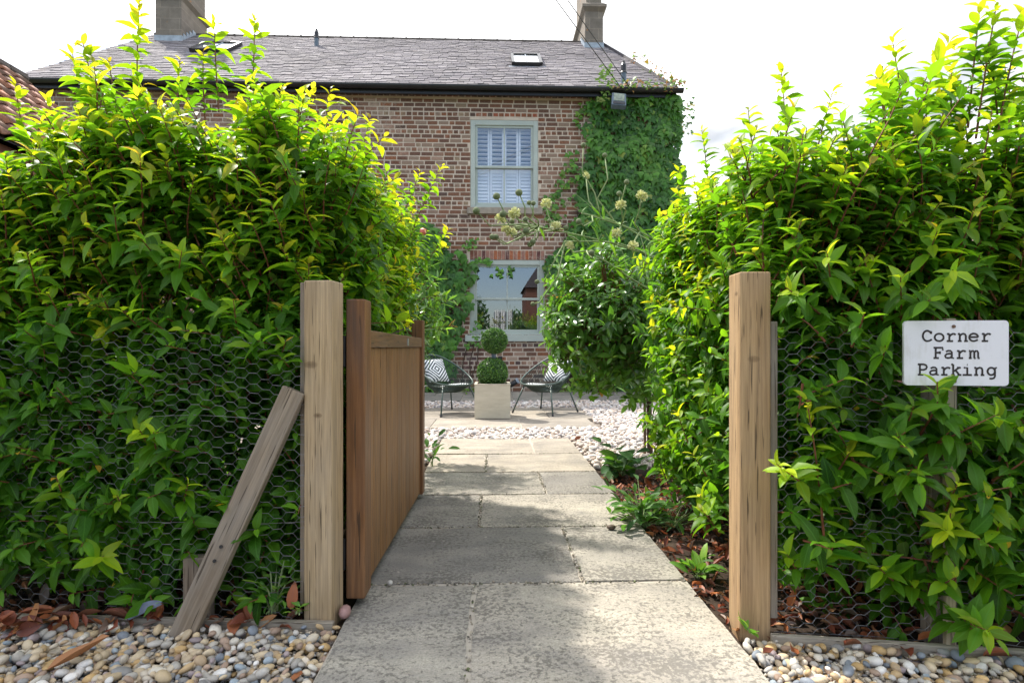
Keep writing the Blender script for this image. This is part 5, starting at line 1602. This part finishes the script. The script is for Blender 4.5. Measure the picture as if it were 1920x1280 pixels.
crown2 = MB(); crown2.tube([(1.46, 5.2, -.04), (1.45, 5.2, .5), (1.38, 5.15, .9), (1.15, 5.08, 1.3)], [.028, .024, .02, .012], 8); crown2.tube([(1.45, 5.2, .6), (1.6, 5.2, 1.0)], .012, 6); crown2.build("trunk", M['bark'], st, smooth=True)
q = MB(); q.tube([(1.405, 5.17, -.04), (1.40, 5.17, .85)], .013, 8); q.build("cane", wood_mat("cane_wood", (.30, .2, .12), (.2, .12, .08), 'Z'), st)
lv = Leaves()
for _ in range(64):
    b = np.array([1.36 + random.gauss(0, .22), 5.0 + random.gauss(0, .18), random.uniform(.42, 1.1)])
    shoot(lv, None, b, rng.normal(0, .7, 3) + np.array([0, -.2, .2]), .18, 9, .125, .5, 'oval', stem=False)
o = lv.emit(st, M['glossy'], 0, name="low_foliage")

sl = thing("leathery_shrub", "shrub with narrow leathery leaves pushing past the far end of the gate", "shrub", (-.95, 4.95, 0))
crown(sl, (-.78, 4.95, 1.22), (.36, .38, .50), 110, .15, 'strap', 'glossy', .7, 120, orange=.03)
q = MB(); q.tube([(-.95, 4.95, -.04), (-.9, 4.95, .5), (-.8, 4.95, 1.2)], [.022, .018, .01], 7); q.build("trunk", M['bark'], sl)
q = MB(); p = W(793, 434, 4.4); q.add(ICO0 * .03 + np.array(p), [tuple(f) for f in ICO0F]); q.build("pink_bud", M['pink'], sl)

# pale yellow scabious: long arching stems, flower heads and round seed heads
cp = thing("giant_scabious", "tall pale-yellow scabious with long wiry stems arching over the window", "plant", (1.75, 4.6, 0))
base = Vector((1.75, 4.6, 0))
trunks = [((1330, 560), (1180, 430), (1090, 400)), ((1340, 600), (1200, 470), (1060, 452)), ((1350, 560), (1190, 470), (1010, 425)), ((1330, 540), (1230, 450), (1110, 405)), ((1330, 640), (1180, 520), (1100, 470))]
tk = []
for tr_ in trunks:
    pts = [base, W(tr_[0][0], tr_[0][1], 4.5), W(tr_[1][0], tr_[1][1], 4.3), W(tr_[2][0], tr_[2][1], 4.1)]
    pp = []
    for i in range(13):
        f = i / 12 * 3; k = min(2, int(f)); u_ = f - k
        p0_, p1_, p2_, p3_ = pts[max(0, k - 1)], pts[k], pts[k + 1], pts[min(3, k + 2)]
        pp.append(.5 * ((2 * p1_) + (p2_ - p0_) * u_ + (2 * p0_ - 5 * p1_ + 4 * p2_ - p3_) * u_ ** 2 + (3 * p1_ - p0_ - 3 * p2_ + p3_) * u_ ** 3))
    q = MB(); q.tube(pp, [.009 - .0045 * i / 12 for i in range(13)], 6); q.build("stem", M['stem'], cp, smooth=True)
    tk.append(pp)
fm = {}
def head_mesh(kind):
    if kind in fm: return fm[kind]
    q = MB()
    if kind == 'bud':
        q.add(ICO1 * np.array([1, 1, .95]) * .5, [tuple(f) for f in ICO1F])
        fm[kind] = q.mesh("seed_head", M['bud'], True)
    else:
        q.add(ICO0 * .33, [tuple(f) for f in ICO0F])
        r_ = random.Random(5)
        for k in range(90):
            d_ = Vector((r_.gauss(0, 1), r_.gauss(0, 1), r_.gauss(.5, .8))).normalized(); a_ = d_.orthogonal().normalized(); b_ = d_.cross(a_)
            th = r_.random() * 6.28; s_1 = a_ * math.cos(th) + b_ * math.sin(th); s_2 = d_.cross(s_1)
            l_ = r_.uniform(.5, .8)
            q.add([d_ * .28 - s_1 * .05, d_ * .28 + s_1 * .05, d_ * l_ + s_1 * .12 + s_2 * .12, d_ * (l_ + .06), d_ * l_ - s_1 * .12 + s_2 * .05], [(0, 1, 2, 3, 4)])
        fm[kind] = q.mesh("flower_head", M['flower'])
    return fm[kind]
heads = [('bud', 931, 368, 15), ('bud', 973, 361, 15), ('bud', 893, 395, 15), ('bud', 943, 401, 15), ('bud', 992, 380, 10), ('bud', 1000, 381, 10), ('flo', 1024, 383, 24), ('flo', 965, 401, 26), ('flo', 938, 411, 24), ('flo', 1043, 424, 22), ('bud', 1094, 272, 11), ('bud', 1134, 291, 10), ('flo', 1099, 330, 15), ('bud', 1175, 341, 11), ('flo', 1165, 385, 24), ('bud', 1161, 363, 11), ('flo', 1203, 369, 26), ('flo', 1156, 438, 22), ('flo', 1187, 461, 22),
         ('bud', 971, 427, 13), ('bud', 986, 433, 14), ('bud', 923, 444, 12), ('bud', 930, 444, 12), ('bud', 999, 453, 12), ('bud', 994, 458, 12), ('bud', 1015, 427, 11), ('bud', 1061, 427, 11), ('bud', 1085, 415, 12), ('flo', 949, 430, 22), ('flo', 959, 437, 24), ('flo', 1068, 461, 20), ('bud', 1007, 528, 10), ('bud', 999, 570, 10), ('bud', 1109, 474, 13), ('bud', 985, 411, 11), ('bud', 960, 415, 11), ('bud', 1030, 414, 9)]
allp = [p for pp in tk for p in pp[5:]]
sb = MB()
for (kind, px_, py_, dia) in heads:
    Yh = 4.05 + random.uniform(-.2, .2)
    p = W(px_, py_, Yh)
    o = bpy.data.objects.new("seed_head" if kind == 'bud' else "flower_head", head_mesh(kind))
    link(o, cp, p); k = dia * Yh / F * (.95 if kind == 'bud' else .62)
    o.scale = (k, k, k); o.rotation_euler = (random.uniform(-.9, .2), random.uniform(-.5, .5), random.random() * 6)
    near = min(allp, key=lambda q_: (q_ - p).length + .6 * max(0, p.x - q_.x + .12))
    m1 = near.lerp(p, .45) + Vector((random.gauss(0, .03), random.gauss(0, .03), -.10 * (near - p).length))
    m2 = near.lerp(p, .8) + Vector((random.gauss(0, .015), 0, -.12 * (near - p).length - .02))
    q = MB(); q.tube([near, m1, m2, p], [.0062, .0052, .0046, .004], 5); q.build("flower_stalk", M['stem'], cp, smooth=True)
for _ in range(22):
    p0_ = random.choice(allp[:]); d_ = Vector((random.gauss(-.3, .5), random.gauss(0, .3), random.gauss(0, .5))).normalized() * random.uniform(.12, .3)
    sb.tube([p0_, p0_ + d_ * .5 + Vector((0, 0, .01)), p0_ + d_], .0022, 4, caps=False)
o = sb.build("fine_stalks", M['stem'], cp); tag(o, kind='stuff')
lv = Leaves()
for _ in range(90):
    p0_ = random.choice(allp); lv.add([tuple(p0_)], [rng.normal(0, 1, 3)], [UP + rng.normal(0, .4, 3)], random.uniform(.07, .15), 'strap', random.uniform(.4, .9))
for _ in range(500):
    p0_ = base.lerp(W(random.uniform(1180, 1330), random.uniform(440, 620), random.uniform(4.2, 4.7)), random.uniform(.45, 1.0))
    lv.add([tuple(p0_)], [unit(rng.normal(0, 1, 3) + np.array([0, -.3, .2]))], [UP + rng.normal(0, .4, 3)], random.uniform(.08, .17), 'strap', random.uniform(.3, .8))
lv.emit(cp, M['herb'], 0)

def herb(name, label, c, n, ll, tpl, age, spread, h, mat='herb', lean=.6, nsingle=40, cat="plant"):
    r = thing(name, label, cat, c)
    lv, tw = Leaves(), MB()
    for k in range(n):
        d = np.array([random.gauss(0, spread), random.gauss(0, spread), random.uniform(.3, 1) * h])
        p = np.array(c) + d * np.array([1, 1, 1]) * random.uniform(.3, 1)
        out = np.array([d[0], d[1], 0]); out = out / (np.linalg.norm(out) + 1e-6)
        lv.add([p], [out * random.uniform(.5, 1.1) + UP * random.uniform(.0, lean) + rng.normal(0, .25, 3)], [UP + rng.normal(0, .25, 3)], ll * random.uniform(.6, 1.15), tpl, np.clip(age + random.gauss(0, .18), 0, 1))
        if k % 3 == 0: tw.tube([np.array(c) + rng.normal(0, .01, 3) * np.array([1, 1, 0]), (np.array(c) + p) / 2 + np.array([0, 0, .01]), p], [.003, .0025, .002], 4, caps=False)
    lv.emit(r, M[mat], nsingle)
    o = tw.build("stalks", M['stem'], r); tag(o, kind='stuff')
herb("border_plant", "grey-green border plant with broad heart-shaped leaves beside the path", G(1165, 893, -.02), 46, .14, 'round', .1, .12, .24, lean=.35)
herb("border_plant", "bushy border plant with narrow pale green leaves beside the path", G(1205, 985, -.02), 120, .10, 'oval', .35, .12, .22)
herb("border_plant", "low silvery leafy plant between the bushy one and the hedge foot", G(1262, 988, -.02), 90, .075, 'strap', .05, .11, .13)
herb("border_weed", "small bright green weed clump in the leaf litter by the golden post", G(1308, 1082, -.02), 34, .085, 'oval', .55, .035, .08, lean=1.2)
herb("seedling", "two-leaved green seedling at the foot of the golden gatepost", W(1404, 1188, 1.93), 5, .07, 'oval', .8, .012, .03, lean=1.3, nsingle=5)
herb("border_weed", "pale weed growing through the netting beside the gatepost foot", W(512, 1148, 2.12), 46, .055, 'oval', .5, .06, .26, lean=.8)
herb("seedling", "tiny green weed at the end of the edging board by the gate", W(558, 1150, 2.07), 9, .03, 'oval', .9, .012, .035, lean=1.2, nsingle=9)
herb("seedling", "small green shoot in the gap between gatepost and gate", G(657, 1098, .0), 5, .045, 'oval', .7, .012, .05, lean=1.0, nsingle=5)
herb("border_plant", "sprig of green leaves showing past the far end of the gate", Vector((-.50, 4.75, 0)), 22, .10, 'oval', .5, .06, .28)
herb("wall_foot_plant", "leafy green plant at the wall foot behind the standard tree", W(1125, 733, 12.2), 150, .17, 'oval', .2, .30, .5, mat='ivy')
herb("wall_foot_plant", "low yellow-green plant at the wall foot under the chair", W(1062, 735, 12.2), 70, .11, 'oval', .8, .28, .12)
herb("wall_foot_plant", "low green plant at the wall foot behind the gate-side chair", W(868, 735, 12.2), 70, .11, 'oval', .5, .30, .14)
herb("far_tree_sprig", "wispy sprig of a far tree at the picture's edge above the hedge", W(1905, 330, 5.5), 10, .12, 'strap', .3, .1, .4, mat='glossy', nsingle=10) if False else None

# ================================================================== FALLEN LEAVES, LOOSE STONES, FEATHER
dcache = {}
def dry_leaf(p, ln, age, label, group):
    k = random.randrange(len(TPL['dry'])); a = round(age * 8) / 8
    if (k, a) not in dcache:
        tv, tuv, tf = TPL['dry'][k]
        tone = np.zeros((len(tv), 3)); tone[:, 0] = a; tone[:, 1] = .5
        dcache[(k, a)] = np_mesh("dry_leaf", tv - np.array([0, .5, 0]), [i for f in tf for i in f], [len(f) for f in tf], M['dry'], tone, tuv)
    o = bpy.data.objects.new("dry_leaf", dcache[(k, a)])
    link(o, None, p)
    o.scale = (ln * random.uniform(.9, 1.3), ln, ln)
    o.rotation_euler = (random.gauss(0, .35), random.gauss(0, .45), random.random() * 6.28)
    tag(o, label, "leaf", group)
    return o
GL1 = "fallen leaves heaped along the gate-side edging board"
zones = [(0, 40, "at the frame edge of the drift"), (40, 110, "in the thick of the drift away from the feather"), (110, 175, "on the gravel side of the drift before the feather"), (175, 235, "right beside the feather quill"), (235, 315, "just past the feather tip"), (330, 400, "at the foot of the timber strut"), (400, 470, "between the strut and the gatepost"), (470, 540, "close to the gatepost on the edging board")]
shades = [("purple-brown", .08), ("deep red", .26), ("red-brown", .40), ("orange-brown", .56), ("tan", .80), ("grey-brown", 1.0)]
forms = [("small", .048, 1.0), ("broad", .072, 1.7), ("narrow folded", .088, .75)]
for zi, (za, zb, zn) in enumerate(zones):
    combos = [(c_, f_) for c_ in shades for f_ in forms]
    random.shuffle(combos)
    for (cn, ag), (fn_, ln_, wd_) in combos[:(11, 12, 10, 7, 7, 6, 6, 2)[zi]]:
        px_ = random.uniform(za, zb)
        y_ = 1163 + random.uniform(-2, 13) + (max(0, 1 - px_ / 240) * random.uniform(0, 32))
        o = dry_leaf(G(px_, y_, .0) + Vector((0, 0, random.uniform(.0, .035 if px_ < 320 else .015))), ln_ * random.uniform(.9, 1.15), ag, fn_ + " " + cn + " dry leaf " + zn, GL1)
        o.scale = (ln_ * wd_, o.scale[1], o.scale[2])
o = dry_leaf(G(150, 1238, .01), .17, .72, "long narrow tan dry leaf lying out on the gravel", None); o.rotation_euler = (.1, .1, -1.15); o.scale = (.10, .17, .12)
o = dry_leaf(W(548, 1118, 2.075), .09, .45, "rust-brown dry leaf caught upright in the netting against the batten", None); o.rotation_euler = (1.5, .1, .2)
dry_leaf(G(1300, 1262 - 40, .01) * 0 + G(552, 1268, .0), .06, .6, "small orange dry leaf on the gravel beside the path edge", None)
for (px_, py_, ag, lab) in ((1440, 1225, .1, "dark purple dry leaf on the gravel at the end of the sign-side edging board"), (1478, 1222, .55, "bright orange dry leaf on the gravel below the golden gatepost"), (1700, 1218, .25, "dark red dry leaf on the gravel below the drooping shoot"), (1870, 1230, .4, "brown dry leaf on the gravel under the far end of the hedge"), (1600, 1208, .3, "brown dry leaf lying on the sign-side edging board"), (1740, 1200, .45, "tan dry leaf against the sign-side edging board")):
    dry_leaf(G(px_, py_, .01), random.uniform(.06, .09), ag, lab, None)
dry_leaf(G(1083, 823, .02), .09, .2, "dark red dry leaf on the white pebbles beside the path end", None)
# leaf litter on the two soil beds (uncountable)
lv = Leaves(); n = 900
pts = np.stack([rng.uniform(.85, 1.5, n), rng.uniform(1.9, 4.4, n), rng.uniform(-.03, .0, n)], 1)
lv.add(pts, rng.normal(0, 1, (n, 3)) * np.array([1, 1, .3]), UP + rng.normal(0, .45, (n, 3)), .05 * (.5 + 1.0 * rng.random(n)), 'dry', rng.choice([.05, .15, .3, .45, .6, .8, 1.0], n))
n = 500
pts = np.stack([rng.uniform(1.2, 3.2, n), rng.uniform(1.9, 2.5, n), rng.uniform(-.03, .01, n)], 1)
lv.add(pts, rng.normal(0, 1, (n, 3)) * np.array([1, 1, .3]), UP + rng.normal(0, .45, (n, 3)), .06 * (.5 + 1.0 * rng.random(n)), 'dry', rng.choice([.05, .15, .3, .45, .6, .8, 1.0], n))
o = lv.joined("leaf_litter", M['dry'], np.ones(len(lv.cat()[0]), bool), None); tag(o, "brown and rust leaf litter on the soil at the hedge foot by the path")
lv = Leaves(); n = 700
pts = np.stack([rng.uniform(-3.2, -.66, n), rng.uniform(2.1, 2.7, n), rng.uniform(-.03, .02, n)], 1)
lv.add(pts, rng.normal(0, 1, (n, 3)) * np.array([1, 1, .3]), UP + rng.normal(0, .45, (n, 3)), .055 * (.5 + 1.0 * rng.random(n)), 'dry', rng.choice([.0, .05, .15, .3, .6, 1.0], n))
o = lv.joined("leaf_litter", M['dry'], np.ones(len(lv.cat()[0]), bool), None); tag(o, "dark leaf litter on the soil behind the gate-side netting")
cr_ = MB()
for k in range(900):
    p = Vector((random.choice([random.uniform(.84, 1.5), random.uniform(-3, -.66)]), 0, 0)); p.y = random.uniform(1.9, 4.3) if p.x > 0 else random.uniform(2.12, 2.6)
    p.z = -.03 + random.uniform(0, .015)
    cr_.box(p, (random.uniform(.008, .03), random.uniform(.006, .016), random.uniform(.004, .012)), Euler((random.random(), random.random(), random.random() * 6)).to_matrix(), random.choice([(.05, .03, .02), (.09, .055, .035), (.03, .022, .018), (.14, .08, .05)]))
o = cr_.build("bark_chips", M['pebble']); tag(o, "dark bark chips over the soil beds", kind='stuff')

def stone(p, r, tone, label):
    q = MB(); q.add(ICO1 * np.array(r) * (1 + .08 * np.sin(ICO1 * 3)) + np.array(p), [tuple(f) for f in ICO1F], tone)
    o = q.build("pebble", M['pebble'], smooth=True); tag(o, label, "pebble")
stone(G(646, 1147, .02), (.022, .032, .024), (.34, .20, .18), "smooth mauve pebble wedged between gatepost and path edge")
stone(G(731, 1092, .012), (.012, .012, .010), (.5, .47, .42), "small pale pebble on the path by the gate bottom")
stone(G(1146, 988, .012), (.026, .018, .014), (.10, .07, .05), "small brown stone lying on the path near the soil bed")
# feather
fa, fb_ = G(236, 1160, .015), W(300, 1132, 2.08)
q = MB(); q.tube([fa, fa.lerp(fb_, .5) + Vector((0, 0, .01)), fb_], [.0015, .0012, .0006], 4)
fr_ = thing("feather", "blue-grey bird feather lying against the netting among dry leaves", "feather", fa)
q.build("quill", M['white'], fr_)
q = MB(); dv_ = (fb_ - fa).normalized(); sv_ = dv_.cross(Vector((0, -1, .6))).normalized(); vs = []; fs = []
for i in range(13):
    f = i / 12; w_ = .020 * math.sin(math.pi * min(1, .12 + .86 * f)) ** .6
    p = fa.lerp(fb_, f) + Vector((0, 0, .01 * 4 * f * (1 - f)))
    vs += [p - sv_ * w_ + dv_ * .01, p + Vector((0, -.002, .003)), p + sv_ * w_ * .8 + dv_ * .01]
for i in range(12):
    a = 3 * i; fs += [(a, a + 1, a + 4, a + 3), (a + 1, a + 2, a + 5, a + 4)]
q.add(vs, fs); q.build("vane", M['feather'], fr_, smooth=True)

# ================================================================== WHAT THE WINDOWS MIRROR: trees across the yard, behind the viewer
lv = Leaves(); wd = MB()
for (x, y, h, r) in ((-2.2, -25, 5.6, 2.0), (-5.2, -26, 5.0, 2.6), (-9.5, -26, 5.2, 3.0), (-15, -24, 5.4, 3.6), (2.4, -34, 4.6, 1.6)):
    wd.tube([(x, y, -.1), (x, y, h * .6)], [.25, .12], 8)
    n = 2600
    d = unit(rng.normal(0, 1, (n, 3))) * (rng.random(n) ** .4)[:, None]
    lv.add(np.array([x, y, h * .52]) + d * np.array([r, r, h * .50]), rng.normal(0, 1, (n, 3)), UP + rng.normal(0, .6, (n, 3)), .4, 'fill', .1)
o = wd.build("woodland", M['bark']); tag(o, "trees across the yard mirrored in the lower window", kind='stuff')
lv.joined("foliage", M['ivy'], np.ones(len(lv.cat()[0]), bool), o)
hb = thing("brick_cottage", "dark brick cottage across the yard, mirrored in the lower window", "house", (7, -25, 0))
q = MB(); q.bx(3.0, 11, -31, -25, -.1, 6.2); q.build("wall", bpy.data.materials["plain_brick_wall"], hb)
q = MB(); q.add([(2.8, -24.8, 6.1), (11.2, -24.8, 6.1), (11.2, -31.2, 6.1), (2.8, -31.2, 6.1), (4.4, -28, 8.6), (11.2, -28, 8.6)], [(0, 1, 5, 4), (2, 3, 4, 5), (3, 0, 4), (1, 2, 5), (0, 3, 2, 1)]); q.build("roof", M['slate_edge'], hb)
ws = thing("white_summerhouse", "white boarded summerhouse across the yard, mirrored in the lower window", "summerhouse", (1.0, -25, 0))
for k in range(9):
    q = MB(); x = .28 + k * .17; q.bx(x, x + (.05 if k in (2, 5) else .135), -25.2, -25.0, 0, 4.15); q.build("board", M['white'], ws)
q = MB(); q.bx(.2, 1.9, -27, -25.25, 0, 4.0); q.build("body", M['lead'], ws)
